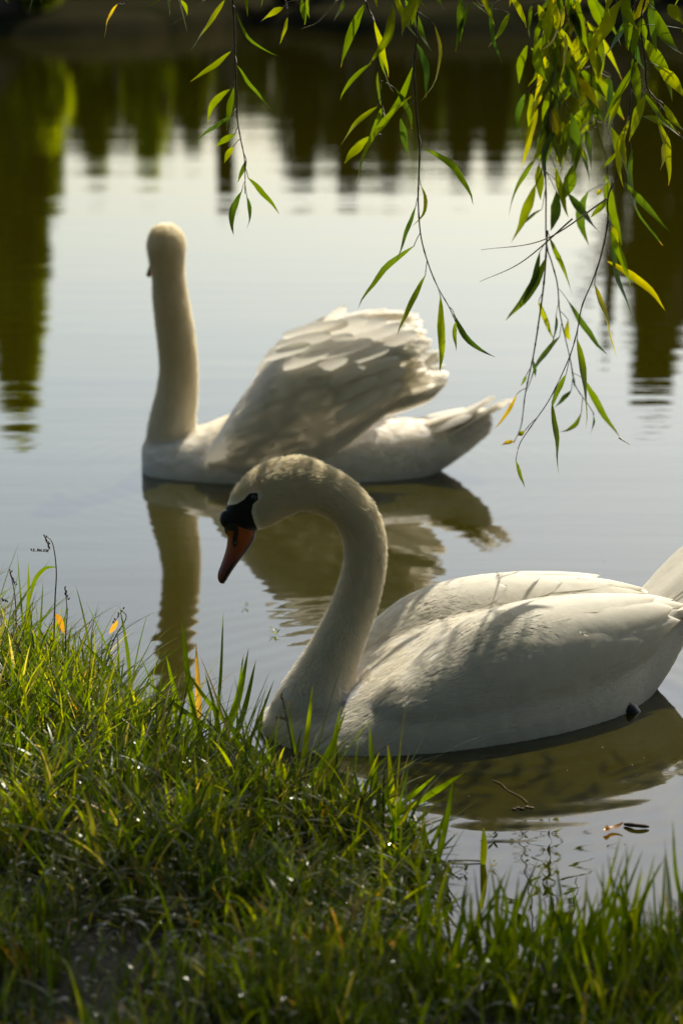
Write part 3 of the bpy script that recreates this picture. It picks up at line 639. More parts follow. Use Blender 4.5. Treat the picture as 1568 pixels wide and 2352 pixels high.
# ------------------------------------------------------------ grass
def blades(mb, B, L, Wd, lean, az, curve, tone, K=6, twist=0.4, mi=0, droop=0.0):
    n = len(B); t = np.linspace(0, 1, K+1)[None]; h = np.stack([np.cos(az), np.sin(az), 0*az], 1)
    ang = lean[:, None]+curve[:, None]*t; ds = (L/K)[:, None]
    hor = np.concatenate([np.zeros((n, 1)), np.cumsum(np.sin(ang[:, :-1])*ds, 1)], 1); ver = np.concatenate([np.zeros((n, 1)), np.cumsum(np.cos(ang[:, :-1])*ds, 1)], 1)
    P = B[:, None]+h[:, None]*hor[..., None]+np.array([0, 0, 1.])*ver[..., None]
    fa = az+np.pi/2+rng.uniform(-1, 1, n)*.9; tw = fa[:, None]+twist*rng.normal(size=(n, 1))*t
    S_ = np.stack([np.cos(tw), np.sin(tw), 0*tw], -1)
    wd = Wd[:, None]*np.interp(t, [0, .25, .6, .85, 1], [.75, 1, .85, .5, .04])
    V = np.stack([P-S_*wd[..., None], P+S_*wd[..., None]], 2).reshape(-1, 3)
    f = np.stack([np.arange(K)*2, np.arange(K)*2+1, np.arange(K)*2+3, np.arange(K)*2+2], 1); F = (f[None]+np.arange(n)[:, None, None]*((K+1)*2)).reshape(-1, 4)
    a = np.zeros((n, K+1, 2, 4)); a[..., 0] = tone[:, None, None]; a[..., 1] = t[..., None]*(rng.random((n, 1, 1)) < .25); mb.add(V, F, a.reshape(-1, 4), mi)
def scatter(n, x0, x1, y0, y1, dmin=0.0, dmax=9, dens=None):
    X = rng.uniform(x0, x1, n); Y = rng.uniform(y0, y1, n); d = sdist(X, Y); k = (d > dmin) & (d < dmax)
    if dens is not None: k &= rng.random(n) < dens(X, Y, d)
    return X[k], Y[k], d[k]
def clump(X, Y): return np.clip(.55+.55*np.sin(X*13+np.sin(Y*9)*2)*np.sin(Y*15+1.3)+.25*np.sin(X*37)*np.sin(Y*41), .08, 1)
mb = MB()
# turf
X, Y, d = scatter(115000, -1.25, 1.15, 2.45, 5.0, .0, 9, lambda X, Y, d: clump(X, Y)**2.2*np.clip(d/.03, .25, 1))
k = (ground_z(X, Y) > .004) | (rng.random(len(X)) < .15); X, Y, d = X[k], Y[k], d[k]
n = len(X); hh = rng.uniform(.03, .075, n)*(.7+.7*clump(X, Y)); left = (X < -.42) & (Y > 3.9); hh = np.where(left, hh*1.5, hh)
fore = Y < 3.35; hh = np.where(fore, hh*1.15, hh)
tone = np.clip(rng.normal(.36, .16, n)+.2*np.sin(X*7+Y*5)*np.sin(Y*9-X*4+1), 0, .78); dead = rng.random(n) < .06; tone = np.where(dead, rng.uniform(.8, 1, n), tone)
blades(mb, np.stack([X, Y, ground_z(X, Y)-.004], 1), hh, rng.uniform(.0011, .0024, n), rng.uniform(0, .5, n), rng.uniform(0, 6.28, n), rng.uniform(.1, 1.5, n), tone)
# longer arching blades
X, Y, d = scatter(7500, -1.25, 1.15, 2.45, 4.9, -.015, 9, lambda X, Y, d: clump(X*1.3, Y*1.1)*np.where(d < .25, 1, .5))
n = len(X); blades(mb, np.stack([X, Y, np.maximum(ground_z(X, Y), -.02)-.004], 1), rng.uniform(.07, .15, n), rng.uniform(.0016, .0033, n), rng.uniform(0, .4, n), rng.uniform(0, 6.28, n), rng.uniform(.2, 1.4, n), np.clip(rng.normal(.38, .17, n), 0, .8), 8)
# mats of flattened, half dead blades at the wet edge
X, Y, d = scatter(6000, -.8, .55, 3.0, 4.6, -.03, .45); n = len(X)
blades(mb, np.stack([X, Y, np.maximum(ground_z(X, Y), 0)+rng.uniform(.002, .025, n)], 1), rng.uniform(.05, .14, n), rng.uniform(.0014, .003, n), rng.uniform(.8, 1.5, n), rng.uniform(0, 6.28, n), rng.uniform(-.3, 1.1, n), np.clip(rng.normal(.62, .22, n), 0, 1), 6)
X, Y, d = scatter(4500, -1.1, 1.0, 2.45, 4.5, -.02, 9); n = len(X)
blades(mb, np.stack([X, Y, np.maximum(ground_z(X, Y), 0)+rng.uniform(.004, .05, n)], 1), rng.uniform(.015, .06, n), rng.uniform(.0012, .0032, n), rng.uniform(.2, 1.3, n), rng.uniform(0, 6.28, n), rng.uniform(.8, 2.4, n), rng.uniform(.1, .8, n), 7, 1.0, mi=1)
# wet leaf scraps added for glints, tilted to mirror the sun at the camera
X, Y, d = scatter(2200, -1.0, .95, 2.45, 4.1, -.02, 9); n = len(X); P = np.stack([X, Y, np.maximum(ground_z(X, Y), 0)+rng.uniform(.02, .07, n)], 1)
Nf = unit(np.array([.25, -.26, .93])+rng.normal(size=(n, 3))*.13); Da = unit(np.cross(Nf, rng.normal(size=(n, 3)))); Db = np.cross(Nf, Da); Ls = rng.uniform(.002, .006, (n, 1)); Ws = rng.uniform(.0010, .0022, (n, 1))
Vq = np.stack([P-Da*Ls, P-Db*Ws-Da*Ls*.2, P+Da*Ls, P+Db*Ws+Da*Ls*.2], 1).reshape(-1, 3); aq = np.zeros((n, 4, 4)); aq[..., 0] = rng.uniform(.1, 1, (n, 1))
mb.add(Vq, np.arange(n*4).reshape(n, 4), aq.reshape(-1, 4), 1)
X, Y, d = scatter(5200, -.9, .45, 3.15, 4.2, -.06, .5); n = len(X)      # broader blades near the water
blades(mb, np.stack([X, Y, np.maximum(ground_z(X, Y), -.01)], 1), rng.uniform(.05, .12, n), rng.uniform(.0022, .0042, n), rng.uniform(.1, 1.1, n), rng.uniform(0, 6.28, n), rng.uniform(.1, 1.1, n), np.clip(rng.normal(.48, .16, n), 0, .8), 7, .6)
X, Y, d = scatter(16000, -1.2, -.30, 3.75, 4.75, .0, 9, lambda X, Y, d: clump(X*1.7, Y*1.5)**1.5); n = len(X)
blades(mb, np.stack([X, Y, ground_z(X, Y)-.004], 1), rng.uniform(.08, .19, n), rng.uniform(.0016, .0032, n), rng.uniform(0, .5, n), rng.uniform(0, 6.28, n), rng.uniform(.2, 1.7, n), np.clip(rng.normal(.46, .17, n), 0, .85), 8)
X, Y, d = scatter(5000, -.6, .4, 3.2, 4.0, .0, 9, lambda X, Y, d: clump(X*1.9+3, Y*1.9)**2); n = len(X)
blades(mb, np.stack([X, Y, ground_z(X, Y)-.004], 1), rng.uniform(.08, .17, n), rng.uniform(.0018, .0038, n), rng.uniform(0, .8, n), rng.uniform(0, 6.28, n), rng.uniform(.2, 1.5, n), np.clip(rng.normal(.42, .18, n), 0, .85), 8)
X, Y, d = scatter(1500, -.75, .12, 3.5, 4.75, -.03, .35); n = len(X)
blades(mb, np.stack([X, Y, np.maximum(ground_z(X, Y), -.02)-.004], 1), rng.uniform(.13, .26, n), rng.uniform(.0010, .0024, n), rng.uniform(.1, .7, n), rng.normal(.6, 1.0, n), rng.uniform(.2, 1.3, n), np.clip(rng.normal(.45, .2, n), 0, .9), 9)
tag(mb.build('grass', [M_GRASS, M_WET]), 'short wet grass growing over the near bank', 'grass', kind='stuff')
# coarser cover on the rest of the bank outside the picture
mb = MB(); X, Y, d = scatter(26000, -6, 6, -3, 6.5, .02); k = ~((X > -1.25) & (X < 1.15) & (Y > 2.45) & (Y < 5.0)); X, Y = X[k], Y[k]; n = len(X)
blades(mb, np.stack([X, Y, ground_z(X, Y)-.004], 1), rng.uniform(.06, .16, n), rng.uniform(.004, .008, n), rng.uniform(0, .6, n), rng.uniform(0, 6.28, n), rng.uniform(.2, 1.5, n), np.clip(rng.normal(.3, .15, n), 0, 1), 4)
tag(mb.build('grass', M_GRASS), 'rough grass covering the rest of the bank around the viewer', 'grass', kind='stuff')
# dew drops on the grass
mb = MB(); X, Y, d = scatter(2600, -1.0, .9, 2.5, 4.4, -.02); n = len(X); g = ground_z(X, Y)
oc = np.array([(1, 0, 0), (-1, 0, 0), (0, 1, 0), (0, -1, 0), (0, 0, 1), (0, 0, -1)], float)
th = np.linspace(0, np.pi, 6); ph = np.linspace(0, 2*np.pi, 8, endpoint=False)
sv = np.stack([np.sin(th)[:, None]*np.cos(ph), np.sin(th)[:, None]*np.sin(ph), np.repeat(np.cos(th)[:, None], 8, 1)], -1).reshape(-1, 3); sf = grid_faces(6, 8, True)
r = rng.uniform(.0007, .0017, n); c = np.stack([X, Y, g+rng.uniform(.004, .06, n)], 1)
mb.add((c[:, None]+sv[None]*r[:, None, None]).reshape(-1, 3), (sf[None]+np.arange(n)[:, None, None]*48).reshape(-1, 4))
M_DEW = plain('dew', (.05, .06, .03), None, .06, 10, 1.0)
tag(mb.build('dew_drops', M_DEW), 'tiny glinting water drops caught in the bank grass', 'dew drops', kind='stuff')

# individually traced tall blades, grouped into tufts: (base px, tip px, sideways bow px, half width px, tone)
def traced(mb, bx, by, tx, ty, bow, hw, tone, Y=None, brown=0.0):
    b = gp(bx, by, .0) if Y is None else at(bx, by, Y); Yb = b[1]; b[2] -= .005
    e = at(tx, ty, Yb+RND.uniform(-.03, .03)); mid = at((bx+tx)/2+bow, (by+ty)/2-abs(bow)*.4, Yb)
    P = catmull([b, mid, e], 13); sc = Yb/FPX; t = np.linspace(0, 1, 13)
    T = unit(np.gradient(P, axis=0)); view = np.array([RND.uniform(-.6, .6), -1, 0]); S_ = unit(np.cross(T, view))
    wd = hw*sc*np.interp(t, [0, .2, .55, .85, 1], [.6, .95, 1, .5, .03])
    cr = unit(np.cross(S_, T))*(wd*.35)[:, None]
    V = np.stack([P-S_*wd[:, None], P+cr, P+S_*wd[:, None]], 1).reshape(-1, 3)
    a = np.zeros((len(V), 4)); a[:, 0] = tone; a[:, 1] = np.repeat(t, 3)*(brown > 0); mb.add(V, grid_faces(13, 3), a)
TUFTS = [
 ('tall tuft of broad grass blades standing in the water left of the front swan', 'grass tuft', [
  (470, 1760, 418, 1415, -8, 8, .45), (455, 1740, 450, 1475, 3, 8, .95), (480, 1770, 513, 1405, 8, 4, .2), (490, 1760, 571, 1490, 14, 7, .3), (480, 1745, 560, 1500, 20, 5, .35), (500, 1790, 588, 1515, 12, 7, .25), (520, 1800, 630, 1560, 10, 5, .25),
  (450, 1720, 382, 1505, -8, 6, .4), (505, 1800, 425, 1560, -6, 5, .3), (560, 1830, 480, 1580, -10, 6, .2), (560, 1820, 610, 1600, 6, 4, .3), (600, 1850, 500, 1600, 4, 7, .2), (430, 1750, 395, 1580, -6, 6, .5), (540, 1810, 545, 1620, 3, 5, .35), (520, 1790, 470, 1540, 6, 5, .25), (610, 1840, 560, 1640, -6, 5, .3), (590, 1870, 640, 1650, 8, 4, .3)]),
 ('long leaning grass blades arching right over the water at the left', 'grass tuft', [
  (400, 1690, 173, 1455, -10, 6, .35), (392, 1695, 300, 1580, -5, 7, .75), (388, 1692, 320, 1500, 4, 3, .3), (392, 1688, 345, 1545, 0, 2, .4), (402, 1698, 315, 1610, -10, 7, .7), (398, 1700, 320, 1670, -12, 6, .45)]),
 ('pair of long blades arching low to the left from the water before the swan', 'grass tuft', [(640, 1770, 420, 1530, -30, 6, .35), (655, 1775, 330, 1560, -50, 6, .4)]),
 ('three thin curved blades standing free left of the leaning blades', 'grass tuft', [
  (300, 1650, 275, 1390, 8, 5, .35), (270, 1640, 182, 1480, 12, 3, .3), (300, 1660, 198, 1380, 8, 3, .3)]),
 ('leafy tuft of grass at the far left with upright blades against the water', 'grass tuft', [
  (60, 1590, 66, 1290, 2, 6, .5), (75, 1600, 40, 1265, -4, 3, .35), (40, 1600, 0, 1380, 10, 5, .75), (90, 1620, 142, 1395, -6, 5, .55), (170, 1650, 75, 1440, -20, 7, .45), (120, 1640, 165, 1530, 6, 4, .3), (30, 1600, 16, 1420, -6, 4, .3), (100, 1620, 118, 1480, 4, 3, .25), (140, 1640, 145, 1510, 0, 4, .4), (200, 1660, 225, 1520, 6, 4, .35), (180, 1660, 262, 1500, 12, 4, .3), (10, 1590, 28, 1440, 3, 4, .4), (50, 1610, 100, 1330, 14, 3, .45)]),
 ('bright green grass blades in front of the front swan breast', 'grass tuft', [
  (680, 1830, 718, 1575, 4, 8, .5), (700, 1850, 662, 1610, -4, 5, .25), (690, 1820, 795, 1630, 14, 7, .2), (700, 1840, 780, 1665, 16, 6, .3), (660, 1860, 800, 1700, 20, 4, .5), (720, 1850, 783, 1620, 6, 5, .45), (740, 1870, 775, 1700, 4, 4, .55), (650, 1850, 610, 1690, -6, 5, .4), (760, 1880, 745, 1750, -2, 4, .5), (670, 1870, 640, 1720, -4, 5, .35), (700, 1880, 730, 1760, 4, 4, .6), (780, 1890, 800, 1760, 3, 4, .5), (640, 1840, 560, 1730, -12, 5, .4)]),
 ('tuft with blades spreading right at the point of the bank below the swan', 'grass tuft', [
  (885, 1900, 848, 1665, -8, 8, .45), (903, 1890, 890, 1710, 2, 8, .62), (880, 1880, 1000, 1780, 6, 6, .4), (870, 1890, 1065, 1775, 20, 8, .45), (890, 1860, 840, 1770, -10, 5, .45), (910, 1990, 870, 1790, 14, 4, .3), (900, 1870, 960, 1800, 8, 6, .5), (850, 1920, 830, 1780, -4, 4, .55), (930, 1960, 900, 1870, 3, 4, .4), (905, 1940, 945, 1830, 4, 5, .5)]),
 ('three stiff dark green blades rising from the water right of the bank point', 'grass tuft', [
  (972, 1985, 975, 1885, 0, 5, .15), (978, 1960, 1046, 1800, 10, 6, .25), (1000, 1995, 1040, 1790, 4, 7, .35)]),
 ('lone bright green blade standing upright in open water', 'grass blade', [(1108, 1985, 1110, 1900, 2, 9, .55)]),
]
for lab, cat, L in TUFTS:
    q = np.mean([gp(t[0], t[1]) for t in L], 0); mb = MB()
    for t in L: traced(mb, *t, brown=1 if RND.random() < .3 else 0)
    o = mb.build('grass_tuft' if len(L) > 1 else 'tall_grass', M_GRASS); tag(o, lab, cat, 'tall grass at the edge of the water')
# blurred blades sticking up along the near edge, right
mb = MB()
for k in range(420):
    x = RND.uniform(930, 1640); yb = RND.uniform(2200, 2400); L = RND.uniform(80, 250)*(1+.35*(x > 1350)); 
    traced(mb, x, yb, x+RND.gauss(20, 50), yb-L, RND.gauss(0, 14), RND.uniform(3, 6.5), min(.8, max(0, RND.gauss(.33, .16))))
tag(mb.build('foreground_grass', M_GRASS), 'upright grass blades along the near right edge of the bank', 'grass', kind='stuff')

# seed stems
def seed_stem(label, pts, heads, leaf=None, hw=2.2):
    b = gp(*pts[0]); root = empty('seed_stem', b); tag(root, label, 'seed stem', 'seeding stems in the left grass')
    Yb = b[1]; P = catmull([at(x, y, Yb) for x, y in pts], 24); m = MB(); tube(m, P, np.linspace(hw, hw*.4, 24)*Yb/FPX, 6); m.build('stem', M_SEED, root)
    for (x0, y0, x1, y1, k) in heads:
        m = MB()
        for i in range(k):
            t = i/max(1, k-1); c = at(x0+(x1-x0)*t+RND.uniform(-2.5, 2.5), y0+(y1-y0)*t, Yb+RND.uniform(-.003, .003)); d = unit(np.array([RND.uniform(-1, 1), RND.uniform(-.5, .5), 1.2]))
            tube(m, np.array([c, c+d*.002, c+d*.0045, c+d*.006]), [.0003, .0013, .0012, .0002], 6)
        tube(m, np.array([at(x0, y0, Yb), at((x0+x1)/2, (y0+y1)/2-1, Yb), at(x1, y1, Yb)]), [.0005]*3, 5)
        m.build('seed_head', M_SEED, root)
    if leaf:
        m = MB()
        for l in leaf: 
            e = [at(x, y, Yb) for x, y in l[0]]; P = catmull(e, 14); T = unit(np.gradient(P, axis=0)); S_ = unit(np.cross(T, [.2, -1, .1])); t = np.linspace(0, 1, 14); wd = l[1]*Yb/FPX*np.sin(np.pi*np.clip(t, .03, .98))**.7
            V = np.stack([P-S_*wd[:, None], P+S_*wd[:, None]], 1).reshape(-1, 3); a = np.zeros((len(V), 4)); a[:, 0] = l[2]; m.add(V, grid_faces(14, 2), a)
        m.build('leaf', M_GRASS, root)
seed_stem('tallest seeding grass stem with an open head above the left grass', [(118, 1630), (124, 1480), (127, 1380), (130, 1310), (122, 1250), (108, 1232)], [(103, 1234, 115, 1262, 12), (75, 1266, 112, 1268, 8)], [([(130, 1302), (105, 1305), (85, 1325), (75, 1350), (70, 1380)], 5, .4)])
seed_stem('thin bare seed stem beside an orange leaf in the left grass', [(148, 1640), (150, 1560), (152, 1450), (155, 1405), (150, 1350)], [(150, 1352, 156, 1378, 6)], [([(129, 1410), (138, 1425), (148, 1455)], 7, 1.0)])
seed_stem('leaning seed stem carrying a small orange leaf', [(205, 1640), (240, 1540), (262, 1470), (290, 1420), (280, 1402)], [(262, 1432, 282, 1400, 6)], [([(252, 1455), (262, 1440), (270, 1425)], 6, .97)])
seed_stem('short seed head at the left edge of the grass', [(36, 1600), (38, 1480), (36, 1380), (25, 1315)], [(24, 1312, 34, 1345, 10), (5, 1380, 20, 1384, 4)])
seed_stem('reddish bent dry stem before the front swan breast', [(695, 1850), (680, 1760), (668, 1700), (650, 1610), (646, 1600)], [(645, 1600, 650, 1610, 3), (640, 1650, 660, 1656, 7)], None, 3)

# ------------------------------------------------------------ things floating on the water
def blob_leaf(mb, c, L, Wd, ang, tone, curl=.15, tilt=.1):
    c = np.asarray(c, float); d = np.array([math.cos(ang), math.sin(ang), tilt]); s = np.array([-math.sin(ang), math.cos(ang), 0]); t = np.linspace(-.5, .5, 9)
    P = c+d*(t*L)[:, None]+np.array([0, 0, 1.])*(curl*L*(t*2)**2*.5)[:, None]; wd = Wd*np.cos(t*np.pi*.98)**.7
    V = np.stack([P-s*wd[:, None]+[0, 0, curl*Wd], P, P+s*wd[:, None]+[0, 0, curl*Wd]], 1).reshape(-1, 3); a = np.zeros((len(V), 4)); a[:, 0] = tone; mb.add(V, grid_faces(9, 3), a)
def sprig(px, py, size, label, n=6, tone=.5):
    c = gp(px, py, .002); m = MB(); 
    for k in range(n):
        a = k*2.4+RND.random(); q = size*RND.uniform(.5, 1); blob_leaf(m, c+np.array([math.cos(a)*q*.6, math.sin(a)*q, .001+.0012*k]), size*.9, size*.22, a, tone+RND.uniform(-.1, .2), .2, .15 if k % 2 else .7)
    o = m.build('floating_sprig', M_GRASS); tag(o, label, 'water plant', 'small plants floating on the pond')
sprig(630, 1455, .012, 'tiny bright green sprig floating left of the arched neck', 7, .5)
sprig(563, 1392, .009, 'tiny dark sprig floating just below the orange bill', 5, .1)
sprig(1131, 1925, .012, 'small sprig floating above the lone upright blade', 5, .2)
sprig(1130, 1990, .009, 'small yellow sprig beside the foot of the lone upright blade', 4, .75)
sprig(1065, 2000, .010, 'dark floating sprig left of the lone upright blade', 5, .1)
sprig(995, 2000, .014, 'clump of dark weed floating by the bank point', 10, .1)
sprig(960, 1975, .014, 'leafy weed floating at the foot of the stiff dark blades', 9, .2)
sprig(1432, 2040, .007, 'tiny speck of weed floating off the lower right bank', 4, .5)
m = MB(); blob_leaf(m, gp(315, 1640, .004), .055, .008, .15, .3, .1, .02); tag(m.build('fallen_leaf', M_BROWN), 'brown dead leaf floating by the left grass', 'leaf')
m = MB(); P = np.array([gp(1432, 1893, .003), gp(1460, 1896, .005), gp(1490, 1899, .003)]); tube(m, catmull(P, 10), [.002, .003, .0035, .0035, .003, .003, .003, .003, .0025, .001], 8); tag(m.build('floating_stick', M_BARK), 'short dark stick floating at the lower right', 'stick')
m = MB(); blob_leaf(m, gp(1410, 1902, .004), .03, .006, .4, .9, .3, .1); blob_leaf(m, gp(1392, 1908, .004), .02, .005, 1.4, .8, .3, .1); tag(m.build('fallen_leaf', M_BROWN), 'curled orange leaf scrap floating left of the stick', 'leaf')
m = MB(); P = [gp(1130, 1792, .001), gp(1150, 1800, .002), (gp(1165, 1815, .001)), gp(1195, 1830, .002), gp(1212, 1845, .003)]; tube(m, catmull(P, 30), np.full(30, .0008), 6)
for x, y in ((1188, 1855), (1198, 1857), (1210, 1853), (1220, 1855), (1180, 1858)): ball(m, gp(x, y, .001), (.004, .004, .0015), 6)
tag(m.build('water_weed', M_SEED), 'thin brown weed thread with bubbles floating in the dark reflection', 'water weed')
m = MB(); P = [gp(1028, 1977, .002), gp(1070, 1976, .003), gp(1108, 1978, .002)]; tube(m, catmull(P, 10), np.full(10, .0012), 6); tag(m.build('grass_stalk', M_TWIG), 'thin straight stalk lying on the water at the foot of the lone blade', 'stalk')

m = MB()
for k in range(70):
    c = gp(RND.uniform(-50, 1620), RND.uniform(700, 2100), .0008)
    if sdist(np.array([c[0]]), np.array([c[1]]))[0] < -.01: ball(m, c, (RND.uniform(.0006, .0016), RND.uniform(.0006, .0016), .0006), 5)
tag(m.build('pollen_specks', M_PALE), 'tiny pale specks of dust and down drifting on the pond', 'floating specks', kind='stuff')
# ------------------------------------------------------------ the overhanging willow
will = empty('willow_tree', (2.4, .2, .2)); tag(will, 'weeping willow whose leafy twigs hang into the top of the picture', 'willow tree')
m = MB(); TP = catmull([(2.4, .2, -.1), (2.35, .3, 1.2), (2.1, .7, 2.6), (1.7, 1.4, 4.2)], 26); tube(m, TP, np.linspace(.30, .14, 26), 20); m.build('trunk', M_BARK, will)
LIMBS = []
for e, md in (((.9, 4.6, 3.3), (1.6, 2.8, 4.2)), ((-.2, 4.3, 3.0), (.8, 2.8, 4.3)), ((1.9, 4.5, 3.2), (2.1, 2.7, 4.0)), ((-1.6, 2.6, 3.4), (.2, 1.8, 4.6)), ((-.6, -1.2, 3.6), (.8, .2, 4.7)), ((4.2, 2.2, 3.2), (3.1, 1.4, 4.4))):
    m = MB(); L = catmull([TP[18 if e[1] > 3 else 22], md, ((md[0]+e[0])/2, (md[1]+e[1])/2, (md[2]+e[2])/2+.35), e], 24); tube(m, L, np.linspace(.09, .015, 24), 10); m.build('limb', M_BARK, will); LIMBS.append(L)

LT = np.linspace(0, 1, 10); LP = np.interp(LT, [0, .12, .35, .6, .85, 1], [.12, .55, 1, .85, .35, .02])
def willow_leaf(mb, b, e, hw, tone, bow, brown, face=None):
    b, e = np.asarray(b, float), np.asarray(e, float); D = e-b; L = np.linalg.norm(D); D /= L
    fc = unit(np.array([RND.uniform(-.9, .9), -1, RND.uniform(-.5, .5)])) if face is None else face
    S_ = unit(np.cross(D, fc)); n = np.cross(S_, D); ph = RND.uniform(0, 6); 
    P = b+D*(LT*L)[:, None]+S_*(bow*L*4*(LT-LT**2)+.012*L*np.sin(LT*9+ph)*LT)[:, None]+n*(RND.uniform(-.18, .18)*L*4*(LT-LT**2)+.010*L*np.sin(LT*14+ph*2))[:, None]
    tw = RND.uniform(-1.9, 1.9)*LT; Sx = S_*np.cos(tw)[:, None]+n*np.sin(tw)[:, None]; Nx = np.cross(Sx, D)
    wd = hw*LP; V = np.stack([P-Sx*wd[:, None], P-Nx*(wd*.35)[:, None], P+Sx*wd[:, None]], 1).reshape(-1, 3)
    a = np.zeros((len(V), 4)); a[:, 0] = tone; a[:, 1] = np.repeat(LT, 3)*brown; mb.add(V, grid_faces(10, 3), a)
def c2(X, Y): return (784+.5*X, .5*Y)
def c3(X, Y): return (784+.5*X, 502+.5*Y)
STEMS = [
 ('long bare tipped twig hanging alone at the left of the willow fringe', 4.45, [(534, -60), (535, 0), (538, 60), (540, 130), (543, 200), (545, 270), (553, 320), (562, 370), (563, 445)]),
 ('short leafy twig left of the long central one', 4.5, [(835, -60), (842, 10), (859, 50), (864, 115), (874, 210), (879, 280), (874, 320)]),
 ('long central twig hanging down to the raised wing of the rear swan', 4.45, [(962, -60), (959, 0), (956, 75), (951, 165), (956, 260), (963, 340), (961, 415), (960, 465), (966, 542), (984, 609), (1006, 662), (1029, 702), (1044, 735)]),
 ('twig stub with a few leaves at the top edge, right of the central twig', 4.5, [(1070, -60), (1090, 0), (1120, 20)]),
 ('dense leafy twig cluster hanging right of centre', 4.95, [(1300, -60), (1290, 0), (1275, 120), (1262, 250), (1252, 350), (1253, 450), (1254, 557), (1266, 602), (1279, 652), (1284, 712), (1294, 762), (1309, 827), (1319, 882), (1350, 930), (1364, 952)]),
 ('thin inner twig ending in a small yellow leaf over the tail of the rear swan', 4.85, [(1256, 530), (1249, 642), (1236, 742), (1224, 817), (1206, 902), (1196, 977), (1179, 1017)]),
 ('twig running down behind the dense cluster', 5.05, [(1325, -60), (1320, 0), (1335, 80), (1355, 150), (1358, 230), (1372, 300), (1392, 370), (1395, 450)]),
 ('longest twig, sweeping down and left at the right of the picture', 4.58, [(1462, -60), (1461, 0), (1461, 100), (1449, 200), (1439, 300), (1424, 380), (1396, 450), (1394, 512), (1379, 587), (1359, 647), (1336, 702), (1324, 762), (1306, 822), (1264, 912), (1224, 972), (1194, 1017), (1184, 1055)]),
 ('outermost leafy twig at the right edge', 4.4, [(1500, -60), (1480, 0), (1470, 60), (1480, 140), (1485, 200), (1510, 235), (1560, 310), (1600, 350)]),
 ('short twig with curled leaves at the top edge between the two left twigs', 4.6, [(640, -60), (655, 0), (660, 20)]),
 ('short twig over the far left with one yellow leaf', 4.6, [(300, -60), (292, 0), (280, 12)]),
]
LEAVES = [((515, 0), (435, 118), 11), ((530, 118), (437, 187), 7), ((545, 150), (620, 247), 6), ((528, 205), (476, 282), 9, .12), ((538, 200), (521, 300), 8), ((532, 268), (447, 330), 8, .12), ((540, 308), (495, 338), 8), ((536, 337), (515, 375), 8), ((566, 368), (545, 420), 6), ((570, 408), (642, 492), 8), ((555, 440), (536, 540), 9), ((567, 452), (566, 528), 6, -.1), ((545, 30), (638, 128), 4, .1), ((270, 10), (240, 88), 6, .12), ((415, 0), (431, 36), 6), ((650, 18), (598, 52), 9), ((660, 40), (642, 102), 6), ((692, 0), (700, 57), 8), ((708, -10), (711, 42), 6), ((790, 0), (765, 50), 10),
 ((839, 8), (784, 155), 11), ((901, 10), (846, 148), 12), ((859, 50), (891, 178), 8), ((871, 110), (904, 212), 9), ((909, 205), (946, 296), 8, -.1), ((854, 145), (782, 230), 6), ((866, 245), (783, 333), 8, .06), ((946, 155), (857, 315), 9), ((884, 270), (868, 313), 5, .2), ((944, 220), (816, 420), 7, .08),
 ((956, 100), (975, 225), 9, -.14), ((999, 60), (967, 235), 10, -.1), ((969, 340), (1085, 472), 10, -.05), ((966, 425), (944, 522), 6, -.22), ((954, 475), (910, 600), 7), ((949, 567), (823, 710), 11), ((976, 634), (912, 772), 9, .04), ((1011, 682), (1011, 857), 10), ((1041, 717), (1137, 822), 8), ((1046, 739), (1048, 806), 7), ((901, -30), (960, 90), 9), ((940, -20), (958, 70), 8), ((930, 0), (990, 120), 12),
 ((1056, -10), (1056, 97), 10), ((1079, 5), (1044, 120), 6), ((1129, 5), (1152, 146), 6), ((1169, 30), (1119, 112), 9), ((1169, -10), (1207, 65), 8, -.1), ((1084, 5), (1131, 48), 5, -.1), ((1000, -10), (1020, 22), 6),
 ((1184, 1057), (1205, 1122), 5), ((1266, 925), (1281, 1092), 11, .05), ((1324, 780), (1344, 985), 13, -.04), ((1341, 872), (1422, 1007), 9, .05), ((1364, 655), (1414, 822), 14, -.05), ((1304, 692), (1394, 817), 8, -.04), ((1404, 547), (1466, 750), 13), ((1394, 600), (1528, 712), 10), ((1284, 774), (1205, 908), 11), ((1276, 725), (1259, 802), 9), ((1236, 692), (1272, 782), 8, .1), ((1254, 592), (1160, 737), 12, -.06), ((1238, 580), (1195, 702), 9), ((1261, 547), (1314, 677), 9, -.05), ((1299, 860), (1264, 940), 8), ((1311, 897), (1272, 937), 6), ((1334, 947), (1281, 992), 6, -.1), ((1304, 735), (1312, 782), 8, .3), ((1224, 830), (1229, 867), 6), ((1316, 865), (1320, 892), 6), ((1186, 905), (1133, 985), 5, -.05), ((1180, 1014), (1150, 1024), 6, .1), ((1204, 990), (1190, 1003), 6), ((1208, 862), (1195, 888), 4), ((1362, 955), (1352, 1000), 4)]
